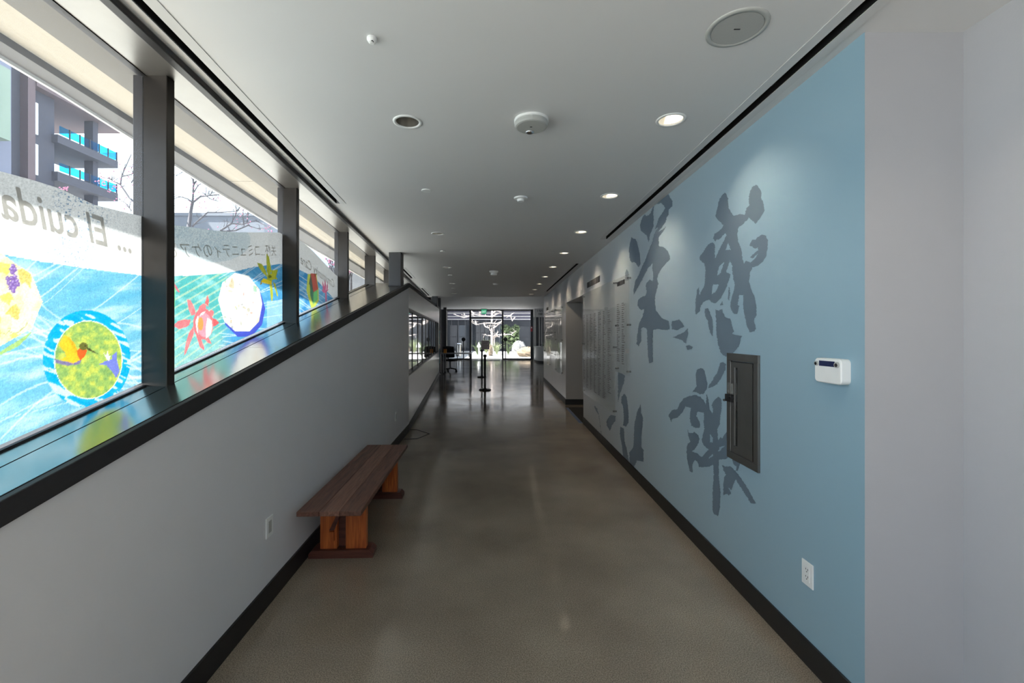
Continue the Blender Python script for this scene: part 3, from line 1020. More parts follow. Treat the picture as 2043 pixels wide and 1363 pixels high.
TOP = {1: [(-900, 330), (-200, 318), (0, 340), (69, 358.6), (124, 376), (193, 408.6), (277, 429), (290, 432)],
       2: [(330, 447), (340, 448), (383, 453), (430, 460), (475, 463.5), (560, 464)],
       3: [(585, 469), (589, 472), (597.5, 477), (607.5, 484.5), (622.4, 497), (636, 511), (650, 526), (672, 549)]}
def build_film(pane, ya, yb, step, win, label):
    ty, tz = zip(*sorted(on_window(*p) for p in TOP[pane]))
    nc = max(2, int((yb - ya) / step))
    ys = np.linspace(ya, yb, nc + 1)
    zt = np.minimum(np.interp(ys, ty, tz), CEIL - 0.06)
    zb = 0.8843 + 0.2103 * ys + 0.016
    nr = int(np.max(zt - zb) / step)
    v = np.linspace(0, 1, nr + 1)
    ZZ = zb[None, :] + (zt - zb)[None, :] * v[:, None]
    YY = np.repeat(ys[None, :], nr + 1, 0)
    XX = -(1.468 + 0.079 * YY) - 0.010
    # print coordinates (photo pixels) of each point of the film
    PX = CX + F * (-(1.468 + 0.079 * YY)) / np.maximum(YY, 0.3)
    PY = CY - F * (ZZ - H) / np.maximum(YY, 0.3)
    C = paint(pane, PX, PY, YY, ZZ)
    me = bpy.data.meshes.new('printed_film')
    nv = (nr + 1) * (nc + 1)
    co = np.stack([XX, YY, ZZ], -1).reshape(-1, 3)
    idx = np.arange(nv).reshape(nr + 1, nc + 1)
    q = np.stack([idx[:-1, :-1], idx[:-1, 1:], idx[1:, 1:], idx[1:, :-1]], -1).reshape(-1, 4)
    me.vertices.add(nv)
    me.vertices.foreach_set('co', co.ravel())
    me.loops.add(q.size)
    me.loops.foreach_set('vertex_index', q.ravel())
    me.polygons.add(len(q))
    me.polygons.foreach_set('loop_start', np.arange(0, q.size, 4))
    me.update(calc_edges=True)
    ca = me.color_attributes.new('print', 'FLOAT_COLOR', 'POINT')
    rgba = np.concatenate([C.reshape(-1, 3), np.ones((nv, 1))], 1)
    ca.data.foreach_set('color', rgba.ravel().astype(np.float32))
    me.materials.append(M['film'])
    o = bpy.data.objects.new('printed_film', me)
    COL.objects.link(o)
    o.parent = win
    o['label'] = label
    return o

wi = {round(MUL[i], 2): WIN[i] for i in range(len(WIN))}
iw = MUL.index(min(MUL, key=lambda y: abs(y - 2.016)))
film1 = build_film(1, 0.515, MUL[iw] + 0.0, 0.0036, WIN[iw - 1], 'printed film with hummingbird medallion and vine medallion on blue')
film2 = build_film(2, MUL[iw] + MW, MUL[iw + 1], 0.0040, WIN[iw], 'printed film with pink flower and white medallion on teal and blue')
film3 = build_film(3, MUL[iw + 1] + MW, MUL[iw + 2], 0.006, WIN[iw + 1], 'printed film with bird house and yellow bar, ending in a curve')

def text_mesh(body, shear=0.0, bold=0.0):
    cu = bpy.data.curves.new('text', 'FONT')
    cu.body = body
    cu.shear = shear
    cu.offset = bold
    cu.resolution_u = 3
    o = bpy.data.objects.new('text', cu)
    COL.objects.link(o)
    bpy.context.view_layer.update()
    me = bpy.data.meshes.new_from_object(o.evaluated_get(bpy.context.evaluated_depsgraph_get()))
    bpy.data.objects.remove(o)
    co = np.array([v.co[:] for v in me.vertices]) if len(me.vertices) else np.zeros((0, 3))
    return me, co

def film_text(body, p0, p1, height, shear, parent, material, bold=0.01, label=None):
    """lettering printed to be read from outside: runs from p0 to p1 given as (y, z) on the film, so it is mirrored from inside"""
    me, co = text_mesh(body, shear, bold)
    if len(co) == 0: return
    w = co[:, 0].max() - co[:, 0].min()
    h = co[:, 1].max() - min(0, co[:, 1].min())
    L = math.hypot(p1[0] - p0[0], p1[1] - p0[1])
    ux, uz = (p1[0] - p0[0]) / L, (p1[1] - p0[1]) / L
    for i, v in enumerate(me.vertices):
        s = (co[i, 0] - co[:, 0].min()) / w * L
        t = co[i, 1] / h * height
        y = p0[0] + ux * s - uz * t * (1 if ux > 0 else -1)
        z = p0[1] + uz * s + abs(ux) * t
        v.co = (-(1.468 + 0.079 * y) - 0.0085, y, z)
    me.materials.clear()
    me.materials.append(M[material])
    o = bpy.data.objects.new('lettering', me)
    COL.objects.link(o)
    o.parent = parent
    if label: o['label'] = label
    return o
def ink_film():
    m = bpy.data.materials.new('film_ink_grey')
    m.use_nodes = True
    nt = m.node_tree
    nt.nodes.remove(nt.nodes['Principled BSDF'])
    n = nt.nodes.new('ShaderNodeTexNoise')
    n.inputs['Scale'].default_value = 60
    cr = nt.nodes.new('ShaderNodeValToRGB')
    cr.color_ramp.elements[0].color = (0.34, 0.325, 0.30, 1)
    cr.color_ramp.elements[1].color = (0.44, 0.42, 0.39, 1)
    nt.links.new(n.outputs['Fac'], cr.inputs[0])
    tl = nt.nodes.new('ShaderNodeBsdfTranslucent')
    df = nt.nodes.new('ShaderNodeBsdfDiffuse')
    df.inputs[0].default_value = (0.10, 0.095, 0.09, 1)
    nt.links.new(cr.outputs[0], tl.inputs[0])
    ad = nt.nodes.new('ShaderNodeAddShader')
    nt.links.new(tl.outputs[0], ad.inputs[0])
    nt.links.new(df.outputs[0], ad.inputs[1])
    nt.links.new(ad.outputs[0], nt.nodes['Material Output'].inputs[0])
    return m
M['film_ink'] = ink_film()
film_text('... El cuidado', (1.955, 1.905), (1.955 - 0.70, 1.925), 0.118, 0.28, film1, 'film_ink', 0.012, 'mirrored grey italic words')
film_text('\u5173\u6000...\u30b3\u30df\u30e5\u30cb\u30c6\u30a3\u306e\u30b1\u30a2\u3068\u306f', (3.46, 2.165), (2.09, 1.91), 0.085, 0.0, film2, 'film_ink', 0.0, 'mirrored grey characters')
film_text('Community Care is...', (4.985, 2.065), (3.75, 2.205), 0.115, 0.28, film3, 'film_ink', 0.006, 'mirrored grey italic words')

# ------------------------------------------------------------------ brush characters on the blue wall (flat paint, traced strokes)
def polymesh(polys, mapper, name, material, parent, jitter=0.0, seed=1, label=None):
    rr = random.Random(seed)
    verts, faces, done = [], [], []
    for rings in polys:
        if not isinstance(rings[0][0], (tuple, list)): rings = [rings]
        rr2 = []
        for ring in rings:
            out = []
            n = len(ring)
            for i in range(n):
                a, b = ring[i], ring[(i + 1) % n]
                L = math.hypot(b[0] - a[0], b[1] - a[1])
                k = max(1, int(L / 1.5))
                for j in range(k):
                    t = j / k
                    x, y = a[0] + (b[0] - a[0]) * t, a[1] + (b[1] - a[1]) * t
                    g = jitter * (rr.random() - .5)
                    g2 = jitter * (rr.random() - .5)
                    out.append((x + g, y + g2))
            rr2.append(out)
        flat = [p for r in rr2 for p in r]
        tris = tessellate_polygon([[Vector((p[0], p[1], 0)) for p in r] for r in rr2])
        base = len(verts)
        verts += [tuple(Vector(mapper(*p)) - Vector((0.00022 * len(done), 0, 0))) for p in flat]
        done.append(1)
        faces += [tuple(base + i for i in t) for t in tris]
    o = new_mesh(name, verts, faces, material, parent)
    if label: o['label'] = label
    return o

zA = lambda p: Z(1370, 360, 7.572, p)
zB = lambda p: Z(1370, 520, 6.815, p)
zC = lambda p: Z(1320, 710, 7.57, p)
zD = lambda p: Z(1320, 860, 7.57, p)
zE = lambda p: Z(1240, 380, 7.572, p)
zF = lambda p: Z(1240, 540, 6.815, p)
zG = lambda p: Z(1170, 740, 6.815, p)
A1 = zA([(585, 185), (550, 205), (510, 260), (480, 340), (455, 450), (432, 550), (490, 615), (555, 675), (545, 715), (480, 775), (415, 815), (402, 880), (435, 935), (465, 890), (500, 885), (590, 800), (605, 820), (560, 920), (510, 1020), (430, 1175), (425, 1060), (432, 1000), (410, 950), (375, 940), (320, 970), (250, 1080), (200, 1150), (200, 1200), (270, 1260), (290, 1363), (475, 1363), (500, 1290), (575, 1215), (525, 1363), (605, 1363), (655, 1205), (690, 1290), (690, 1363), (975, 1363), (1000, 1310), (1080, 1290), (1150, 1230), (1200, 1160), (1225, 1030), (1228, 900), (1200, 840), (1150, 815), (1085, 850), (1050, 890), (990, 900), (945, 980), (990, 1000), (1020, 1030), (1075, 1020), (1080, 1060), (1000, 1120), (960, 1160), (1000, 1180), (1075, 1105), (1050, 1160), (1000, 1210), (960, 1240), (895, 1210), (865, 1255), (845, 1180), (825, 1030), (780, 930), (770, 800), (785, 705), (840, 680), (870, 640), (945, 565), (1045, 655), (1120, 560), (1180, 455), (1160, 330), (1130, 270), (1125, 160), (1060, 65), (985, 100), (950, 200), (940, 270), (950, 380), (915, 400), (880, 520), (800, 510), (710, 540), (680, 500), (640, 430), (630, 330), (630, 270)])
A1h = zA([(625, 945), (670, 1050), (590, 1050)])
B1 = zB([(259, 120), (427, 120), (420, 205), (470, 160), (475, 120), (545, 120), (540, 155), (600, 190), (540, 370), (500, 450), (460, 520), (390, 585), (330, 560), (310, 530), (230, 560), (195, 620), (180, 690), (130, 735), (117, 700), (125, 530), (145, 400), (170, 350), (175, 470), (240, 340), (255, 230)])
B1h = zB([(360, 320), (440, 330), (400, 420), (345, 460)])
B2 = zB([(620, 120), (879, 120), (865, 170), (850, 280), (880, 400), (930, 500), (950, 650), (950, 740), (915, 810), (945, 920), (920, 965), (860, 975), (820, 880), (770, 650), (775, 470), (715, 465), (710, 530), (690, 600), (720, 620), (690, 725), (640, 725), (600, 650), (595, 590), (620, 480), (660, 340), (640, 260)])
B3 = zB([(580, 340), (595, 440), (575, 550), (560, 520)])
B4 = zB([(250, 655), (290, 650), (320, 700), (350, 800), (360, 900), (358, 1030), (320, 980), (290, 820), (250, 740)])
B5 = zB([(395, 670), (440, 680), (490, 660), (500, 710), (530, 770), (600, 790), (620, 890), (650, 960), (620, 1000), (680, 1010), (755, 1030), (725, 1110), (715, 1170), (660, 1220), (630, 1270), (560, 1300), (530, 1305), (470, 1260), (430, 1130), (405, 980), (405, 850)])
B6 = zB([(490, 550), (500, 600), (455, 610)])
C1 = zC([(600, 185), (640, 205), (665, 300), (695, 430), (680, 500), (630, 585), (550, 570), (520, 545), (462, 548), (530, 465), (515, 270), (540, 205)])
C2 = zC([(890, 105), (940, 95), (975, 130), (960, 220), (900, 340), (850, 420), (780, 470), (705, 490), (720, 440), (770, 370), (830, 270), (860, 200)])
C3 = zC([(680, 580), (710, 660), (730, 800), (770, 880), (780, 800), (760, 750), (790, 680), (860, 612), (905, 660), (910, 780), (890, 920), (880, 1030), (845, 1100), (855, 1275), (890, 1225), (920, 1250), (950, 1190), (1010, 1135), (1060, 1100), (1060, 1500), (960, 1565), (870, 1570), (865, 1800), (875, 1960), (895, 2060), (885, 2180), (880, 2330), (855, 2420), (790, 2390), (770, 2320), (775, 2050), (790, 1800), (780, 1650), (700, 1680), (570, 1680), (540, 1590), (500, 1575), (470, 1640), (470, 1760), (430, 1750), (395, 1600), (378, 1440), (390, 1340), (440, 1295), (410, 1230), (390, 1100), (410, 1160), (470, 1170), (490, 1145), (560, 1200), (578, 1260), (560, 1320), (510, 1400), (460, 1440), (540, 1475), (610, 1530), (660, 1470), (715, 1420), (640, 1360), (610, 1280), (625, 1190), (650, 1110), (640, 980), (640, 860), (550, 845), (525, 905), (580, 1000), (580, 1080), (520, 1095), (450, 1050), (425, 950), (445, 790), (365, 765), (320, 850), (250, 925), (160, 960), (145, 1000), (105, 900), (160, 820), (240, 805), (270, 730), (340, 640), (410, 615), (520, 590), (590, 620), (640, 670), (670, 740)])
C3h = zC([(735, 1180), (775, 1240), (775, 1310), (730, 1305)])
C3i = zC([(712, 1550), (778, 1472), (778, 1515)])
C3k = zC([(850, 1460), (880, 1380), (960, 1360), (900, 1415)])
D1 = zD([(920, 520), (960, 535), (1060, 535), (1110, 600), (1160, 650), (1260, 800), (1340, 930), (1430, 1100), (1350, 1090), (1290, 990), (1210, 870), (1120, 730), (1080, 820), (1060, 890), (1010, 850), (1055, 950), (1020, 975), (985, 950), (935, 970), (935, 800), (950, 700), (975, 660), (940, 600)])
D2 = zD([(1060, 410), (1190, 490), (1150, 600), (1120, 610), (1140, 540), (1100, 510)])
E1 = zE([(700, 30), (720, 80), (770, 160), (765, 240), (710, 300), (715, 370), (690, 400), (660, 490), (600, 580), (540, 640), (500, 660), (550, 560), (505, 580), (540, 490), (570, 400), (620, 340), (660, 270), (640, 230), (600, 190), (530, 210), (580, 140), (650, 90)])
E2 = zE([(350, 365), (390, 390), (440, 340), (480, 230), (495, 240), (480, 350), (490, 400), (485, 540), (430, 680), (410, 790), (380, 680), (290, 610), (280, 520), (310, 420)])
E3 = zE([(680, 545), (640, 610), (600, 660), (560, 730), (570, 840), (640, 860), (700, 910), (735, 1000), (730, 1050), (650, 1130), (600, 1190), (560, 1260), (540, 1340), (490, 1340), (470, 1180), (470, 1100), (400, 1180), (320, 1340), (310, 1363), (215, 1363), (270, 1250), (310, 1160), (370, 1020), (430, 870), (470, 770), (490, 660), (540, 640), (600, 600)])
E4 = zE([(150, 710), (220, 745), (250, 830), (285, 1000), (285, 1120), (260, 1165), (230, 1120), (200, 1080), (150, 1090), (120, 1020), (115, 900), (130, 790)])
E5 = zE([(60, 1240), (80, 1190), (105, 1230), (110, 1363), (60, 1363)])
F1 = zF([(193, 130), (280, 130), (230, 220), (195, 280), (170, 330), (165, 270)])
F2 = zF([(440, 0), (520, 0), (485, 110), (505, 180), (480, 260), (465, 340), (455, 420), (470, 540), (520, 600), (560, 650), (650, 690), (660, 800), (600, 810), (500, 790), (430, 810), (425, 1000), (430, 1240), (375, 1260), (360, 1100), (345, 790), (300, 770), (270, 790), (270, 950), (235, 1030), (207, 1000), (215, 900), (235, 740), (290, 620), (315, 520), (270, 540), (220, 480), (225, 400), (270, 365), (330, 340), (345, 280), (330, 220), (340, 170), (390, 120), (430, 150)])
F3 = zF([(690, 690), (790, 665), (820, 700), (860, 760), (820, 780), (760, 810), (690, 800), (680, 740)])
F4 = zF([(700, 910), (830, 850), (905, 790), (910, 860), (890, 930), (885, 1000), (830, 950), (750, 920)])
F5 = zF([(880, 1030), (920, 1015), (975, 1035), (960, 1065), (900, 1080)])
G1 = zG([(430, 10), (480, 40), (525, 60), (510, 170), (465, 290), (430, 430)])
G2 = zG([(475, 350), (515, 310), (550, 360), (570, 500), (575, 690), (540, 760), (500, 740), (510, 620), (500, 480), (475, 440)])
G3 = zG([(270, 690), (330, 600), (400, 610), (395, 680), (350, 740), (320, 820), (280, 750)])
G4 = zG([(460, 760), (515, 790), (520, 960), (560, 1100), (580, 1250), (500, 1170), (490, 1050), (460, 900)])
G5 = zG([(690, 560), (740, 450), (745, 580), (770, 640), (765, 750), (750, 880), (750, 1030), (780, 1080), (778, 1235), (690, 1220), (650, 1310), (590, 1270), (585, 1110), (640, 1040), (650, 900), (650, 760), (670, 650)])
G6 = zG([(110, 475), (150, 520), (180, 640), (195, 780), (205, 870), (190, 760), (165, 600), (120, 520)])
wmap = lambda px, py: on_right(px, py, 0.0008)
polymesh([[A1, A1h], [B1, B1h], B2, B3, B4, B5, B6], wmap, 'brush_character', 'brush', wall_right, 1.7, 2, 'large slate-grey brush-painted character')
polymesh([C1, C2, [C3, C3h, C3i, C3k], D1, D2], wmap, 'brush_character', 'brush', wall_right, 1.7, 3, 'large slate-grey brush-painted character around the steel cabinet')
polymesh([E1, E2, E3, E4, E5, F1, F2, F3, F4, F5], wmap, 'brush_character', 'brush', wall_right, 1.5, 4, 'tall slate-grey brush-painted character')
polymesh([G1, G2, G3, G4, G5, G6], wmap, 'brush_character', 'brush', wall_right, 1.5, 5, 'partly covered slate-grey brush-painted character')

# ------------------------------------------------------------------ donor panels
def donor_panel(label, y0, y1, z0, z1, cols, rows, top_gap, group, seed=1, title=None, mids=True, gaps=None):
    t = thing('donor_panel', label, 'wall panel', (XR, (y0 + y1) / 2, z0), 0, group)
    cy = (y0 + y1) / 2
    hw = (y1 - y0) / 2
    h = z1 - z0
    MB().box(-0.036, -0.028, -hw, hw, 0, h).build('acrylic_sheet', 'acrylic', t)
    zs = [0.04, h / 2, h - 0.04] if mids else [0.04, h - 0.04]
    for z in zs:
        for s in (-1, 1):
            MB().cyl((-0.045, s * (hw - 0.035), z), (-0.001, s * (hw - 0.035), z), 0.011, 12).build('standoff', 'steel', t)
    rr = random.Random(seed)
    cw = (2 * hw - 0.14) / max(cols, 1)
    for c in range(cols):
        q = MB()
        ya = hw - 0.08 - c * cw                      # columns read towards the camera
        zc = h - top_gap
        n = rows if not gaps else gaps[c]
        for r in range(n):
            w = cw * rr.choice([0.3, 0.38, 0.45, 0.5, 0.35, 0.62])
            q.add([(-0.0375, ya, zc), (-0.0375, ya - w, zc), (-0.0375, ya - w, zc - 0.011), (-0.0375, ya, zc - 0.011)], [(0, 1, 2, 3)])
            zc -= 0.0235 if rr.random() > .06 else 0.034
            if zc < 0.12: break
        o = q.build('name_column', 'ink_soft', t)
        o['kind'] = 'stuff'
    if title:
        q = MB()
        ya = title[0]
        zc, th = title[1], title[2]
        for k in range(title[3]):
            w = rr.choice([0.018, 0.026, 0.022])
            q.box(title[4], title[4] + 0.006, ya - w, ya, zc, zc + th)
            ya -= w + rr.choice([0.009, 0.012, 0.012, 0.03])
        q.build('title', 'ink', t)['kind'] = 'stuff'
    return t
donor_panel('widest clear acrylic donor panel with seven columns of names beside the doorway', 5.40, 7.50, 0.55, 2.21, 7, 60, 0.36, 'acrylic donor panels', 11, (0.80, 1.745, 0.09, 24, -0.006), gaps=[55, 55, 56, 57, 60, 60, 44])
donor_panel('short acrylic donor panel with two columns overlapping the brush characters', 4.81, 5.37, 1.09, 2.20, 2, 36, 0.30, 'acrylic donor panels', 12, (0.17, 1.02, 0.05, 9, -0.042))
for i, (a, b, z0, lab) in enumerate([(10.01, 11.17, 0.61, 'tall acrylic donor panel just beyond the doorway opening'), (11.20, 11.94, 0.97, 'shorter acrylic donor panel second beyond the doorway opening'),
                                     (11.97, 12.45, 0.97, 'narrow acrylic donor panel third beyond the doorway opening'), (12.48, 13.14, 0.63, 'long acrylic donor panel fourth beyond the doorway opening'),
                                     (13.18, 14.00, 0.97, 'last acrylic donor panel before the wall ends')]):
    donor_panel(lab, a, b, z0, 2.19, 3 if b - a > .6 else 2, 50, 0.30, 'acrylic donor panels', 20 + i, (0.75, 1.62, 0.09, 12, -0.006) if i == 3 else None)

# ------------------------------------------------------------------ fixtures on the right wall
def extinguisher_cabinet():
    y0, y1, z0, z1 = 2.441, 2.777, 0.776, 1.428
    t = thing('extinguisher_cabinet', 'dark steel recessed cabinet with a narrow window slit on the blue wall', 'cabinet', (XR, (y0 + y1) / 2, z0))
    hw, h = (y1 - y0) / 2, z1 - z0
    q = MB()
    fr = 0.045
    q.box(-0.014, 0, -hw, hw, 0, fr).box(-0.014, 0, -hw, hw, h - fr, h).box(-0.014, 0, -hw, -hw + fr, fr, h - fr).box(-0.014, 0, hw - fr, hw, fr, h - fr)
    q.build('frame', 'cabinet_steel', t, bevel=0.002)
    door = MB()
    e = 0.003
    a, b = -hw + fr + e, hw - fr - e
    w0, w1 = hw - fr - 0.075, hw - fr - 0.038      # slit near the latch side
    door.box(-0.012, 0, a, w0, fr + e, h - fr - e)
    door.box(-0.012, 0, w1, b, fr + e, h - fr - e)
    door.box(-0.012, 0, w0, w1, fr + e, fr + 0.045)
    door.box(-0.012, 0, w0, w1, h - fr - 0.04, h - fr - e)
    d = door.build('door', 'cabinet_steel', t)
    MB().box(-0.005, 0.0, w0, w1, fr + 0.045, h - fr - 0.04).build('window_slit', 'darkglass', d)
    MB().box(-0.013, -0.0115, a, a + 0.006, fr + e, h - fr - e).build('hinge', 'chrome', d)
    MB().box(-0.0135, -0.011, a, b, h - fr - e - 0.004, h - fr - e).build('door_edge', 'chrome', d)
    q = MB()
    q.box(-0.032, -0.012, w1 + 0.002, hw - 0.012, h * 0.575 - 0.022, h * 0.575 + 0.022)
    q.cyl((-0.04, w1 + 0.01, h * 0.575), (-0.012, w1 + 0.01, h * 0.575), 0.009, 10)
    q.cyl((-0.036, hw - 0.012, h * 0.575 - 0.018), (-0.02, hw + 0.006, h * 0.575 - 0.02), 0.006, 8)
    q.build('latch', 'blackplastic', t, bevel=0.002)
    MB().box(-0.018, -0.014, w1 + 0.006, hw - 0.02, h * 0.62, h * 0.72).build('break_plate', 'acrylic', t)
    return t
M['cabinet_steel'] = mat('dark_cabinet_steel', (0.17, 0.168, 0.163, 1), 0.36, metal=0.65, noise=0.15, nscale=10)
extinguisher_cabinet()

def rounded_plate(mb, y0, y1, z0, z1, x0, x1, r, n=5, taper=0.0):
    def ring(x, ins):
        pts = []
        for (cy, cz, a0) in ((y1 - r, z1 - r, 0), (y0 + r, z1 - r, 90), (y0 + r, z0 + r, 180), (y1 - r, z0 + r, 270)):
            for k in range(n + 1):
                a = math.radians(a0 + 90 * k / n)
                pts.append((x, cy + (r - ins) * math.cos(a), cz + (r - ins) * math.sin(a)))
        return pts
    a, b, c = ring(x1, 0), ring(x0 + 0.004, 0), ring(x0, 0.004)
    m = len(a)
    f = []
    for s in (0, 1):
        f += [(s * m + i, s * m + (i + 1) % m, (s + 1) * m + (i + 1) % m, (s + 1) * m + i) for i in range(m)]
    f.append(tuple(2 * m + i for i in range(m)))
    mb.add(a + b + c, f)
    return mb

def wall_unit():
    y0, y1, z0, z1 = 1.812, 1.966, 1.337, 1.443
    cy = (y0 + y1) / 2
    t = thing('control_unit', 'white wall control unit with navy strip and two round buttons', 'control unit', (XR, cy, z0))
    hw, h = (y1 - y0) / 2, z1 - z0
    q = MB()
    rounded_plate(q, -hw, hw, 0, h, -0.040, 0.0, 0.018)
    q.build('housing', 'plastic', t)
    MB().box(-0.0415, -0.039, -hw + 0.035, hw - 0.030, h - 0.034, h - 0.011).build('display', 'navy', t)
    for s, yy in ((0, -hw + 0.020), (1, hw - 0.016)):
        k = MB()
        k.cyl((-0.046, yy, h - 0.024), (-0.038, yy, h - 0.024), 0.0125 if s == 0 else 0.0105, 18)
        b = k.build('button_ring', 'plastic_grey', t)
        MB().cyl((-0.0475, yy, h - 0.025), (-0.044, yy, h - 0.025), 0.0075 if s == 0 else 0.0068, 14).build('button', 'blackplastic', b)
    return t
wall_unit()

def outlet_right(yc, zc, label):
    t = thing('power_outlet', label, 'outlet', (XR, yc, zc))
    MB().box(-0.006, 0, -0.038, 0.038, -0.057, 0.057).build('plate', 'plastic', t, bevel=0.003)
    MB().box(-0.0075, -0.005, -0.0165, 0.0165, -0.034, 0.034).build('receptacle', 'plastic', t)
    for s in (-1, 1):
        q = MB()
        q.box(-0.0082, -0.007, -0.0085, -0.006, s * 0.017 + 0.0, s * 0.017 + 0.009)
        q.box(-0.0082, -0.007, 0.005, 0.0075, s * 0.017 + 0.001, s * 0.017 + 0.008)
        q.cyl((-0.0082, 0, s * 0.017 - 0.007), (-0.007, 0, s * 0.017 - 0.007), 0.0028, 8)
        q.build('socket', 'blackplastic', t)
    return t
outlet_right(2.062, 0.426, 'white duplex power outlet low on the blue wall')

def outlet_left(yc, zc, label, s=1.0):
    x, y = nl(yc)
    t = thing('power_outlet', label, 'outlet', (x, y, zc), math.atan(0.0256))
    MB().box(0, 0.007, -0.040 * s, 0.040 * s, -0.057 * s, 0.057 * s).build('plate', 'plastic', t, bevel=0.003)
    MB().box(0.006, 0.0085, -0.0165 * s, 0.0165 * s, -0.034 * s, 0.034 * s).build('receptacle', 'plastic_grey', t, bevel=0.001)
    return t
outlet_left(2.536, 0.440, 'white power outlet on the parapet wall just before the bench')
outlet_left(6.0, 0.42, 'white power outlet on the parapet wall beyond the bench')

# ------------------------------------------------------------------ bench
def bench():
    ang = math.atan(0.0256)
    Lb, Wd, hs_ = 1.69, 0.405, 0.42
    x, y = nl(2.787, 0.048)
    t = thing('wooden_bench', 'dark walnut plank bench with orange-stained trestle ends against the white wall', 'bench', (x, y, 0), ang + 0.008)
    th = 0.030
    ws = [0.0, 0.142, 0.270, Wd]
    for i in range(3):
        q = MB()
        q.box(ws[i] + (0.0008 if i else 0), ws[i + 1] - (0.0008 if i < 2 else 0), 0.0, Lb, hs_ - th, hs_)
        q.build('seat_plank', 'wood_mid' if i == 1 else 'wood_top', t, bevel=0.003)
    for k, yf in enumerate((0.245, 1.335)):
        # runner with bevelled ends
        prof = [(-0.022, 0.0), (Wd + 0.012, 0.0), (Wd + 0.012, 0.030), (Wd - 0.012, 0.055), (0.002, 0.055), (-0.022, 0.030)]
        v = [(p[0], yf, p[1]) for p in prof] + [(p[0], yf + 0.115, p[1]) for p in prof]
        n = len(prof)
        f = [tuple(range(n)), tuple(range(n, 2 * n))[::-1]] + [(i, n + i, n + (i + 1) % n, (i + 1) % n) for i in range(n)]
        new_mesh('runner', v, f, 'wood_foot', t)
        z0, z1 = 0.055, hs_ - th
        MB().box(0.050, 0.165, yf + 0.025, yf + 0.075, z0, z1).build('leg_board', 'wood_leg', t, bevel=0.002)
        MB().box(0.225, 0.365, yf + 0.025, yf + 0.075, z0, z1).build('leg_board', 'wood_leg', t, bevel=0.002)
        MB().box(0.165, 0.225, yf + 0.062, yf + 0.082, z0, z1).build('leg_spline', 'wood_foot', t)
        MB().box(0.04, Wd - 0.02, yf + 0.02, yf + 0.09, z1 - 0.03, z1).build('bearer', 'wood_foot', t)
        # dark slanted strip stands in for the left board's shaded slot; pale tenon below
        q = MB()
        s = -1 if k == 0 else 1
        yy = yf + 0.025 if k == 0 else yf + 0.075
        v = [(0.205, yy, z1 - 0.015), (0.222, yy, z1 - 0.015), (0.150, yy, z0 + 0.135), (0.118, yy, z0 + 0.135)]
        v += [(a, yy + s * 0.018, c) for a, b, c in v]
        q.add(v, [(0, 1, 2, 3), (4, 5, 6, 7), (0, 1, 5, 4), (1, 2, 6, 5), (2, 3, 7, 6), (3, 0, 4, 7)])
        q.build('leg_slot_shade', 'wood_foot', t)
        MB().box(0.120, 0.150, yy + (s * 0.026 if s < 0 else 0), yy + (0 if s < 0 else 0.026), z0 + 0.062, z0 + 0.128).build('tenon', 'wood_leg', t)
    MB().box(0.165, 0.225, 0.330, 1.36, 0.19, 0.26).build('stretcher', 'wood_leg', t, bevel=0.003)
    return t
bench()

# ------------------------------------------------------------------ ceiling fixtures
def downlight(x, y, lit, label, group):
    t = thing('recessed_downlight', label, 'ceiling light', (x, y, CEIL), 0, group)
    q = MB()
    q.lathe([(0.081, 0.0), (0.080, -0.004), (0.066, -0.005), (0.063, 0.0)], n=32)
    q.build('trim_ring', 'plastic', t, smooth=True)
    q = MB()
    q.lathe([(0.064, 0.0), (0.060, 0.05), (0.045, 0.12)], n=32)
    q.add([(0.06 * math.cos(2 * math.pi * i / 24), 0.06 * math.sin(2 * math.pi * i / 24), 0.12) for i in range(24)], [tuple(range(24))])
    q.build('reflector', 'plastic_grey' if lit else 'reflector', t, smooth=True)
    if lit:
        # scoop-shaped lit kicker on the wall side
        pts = []
        for i in range(17):
            a = -math.pi / 2 - 0.25 + (math.pi + 0.5) * i / 16
            pts.append((0.0625 * math.cos(a), 0.0625 * math.sin(a)))
        v = [(a, b, 0.006) for a, b in pts] + [(max(-0.012, a * 0.55), b * 0.75, 0.045) for a, b in pts]
        n = len(pts)
        f = [(i, i + 1, n + i + 1, n + i) for i in range(n - 1)] + [tuple(range(n, 2 * n))]
        new_mesh('lamp_lens', v, f, 'lamp_on', t, smooth=False)
    return t
ORD = ['first', 'second', 'third', 'fourth', 'fifth', 'sixth', 'seventh', 'eighth', 'ninth', 'tenth']
for (x, y) in RIGHT_ROW:
    k_ = RIGHT_ROW.index((x, y))
    downlight(x, y, True, 'lit warm recessed light between the ceiling speaker and the white recess' if k_ == 0 else '%s lit warm recessed light counted from the round ceiling speaker' % ORD[k_ - 1], 'lit recessed lights')
    li = bpy.data.lights.new('downlight_lamp', 'SPOT')
    li.energy = 14.0
    li.color = (1.0, 0.84, 0.64)
    li.spot_size = math.radians(100)
    li.spot_blend = 1.0
    li.shadow_soft_size = 0.03
    lo = bpy.data.objects.new('downlight_lamp', li)
    COL.objects.link(lo)
    lo.location = (x, y, CEIL - 0.012)
    lo.rotation_euler = (0, math.radians(-25), 0)
for (x, y) in LEFT_ROW:
    downlight(x, y, False, '%s unlit recessed downlight counted from the tiny dome sensor' % ORD[LEFT_ROW.index((x, y))], 'unlit recessed lights')

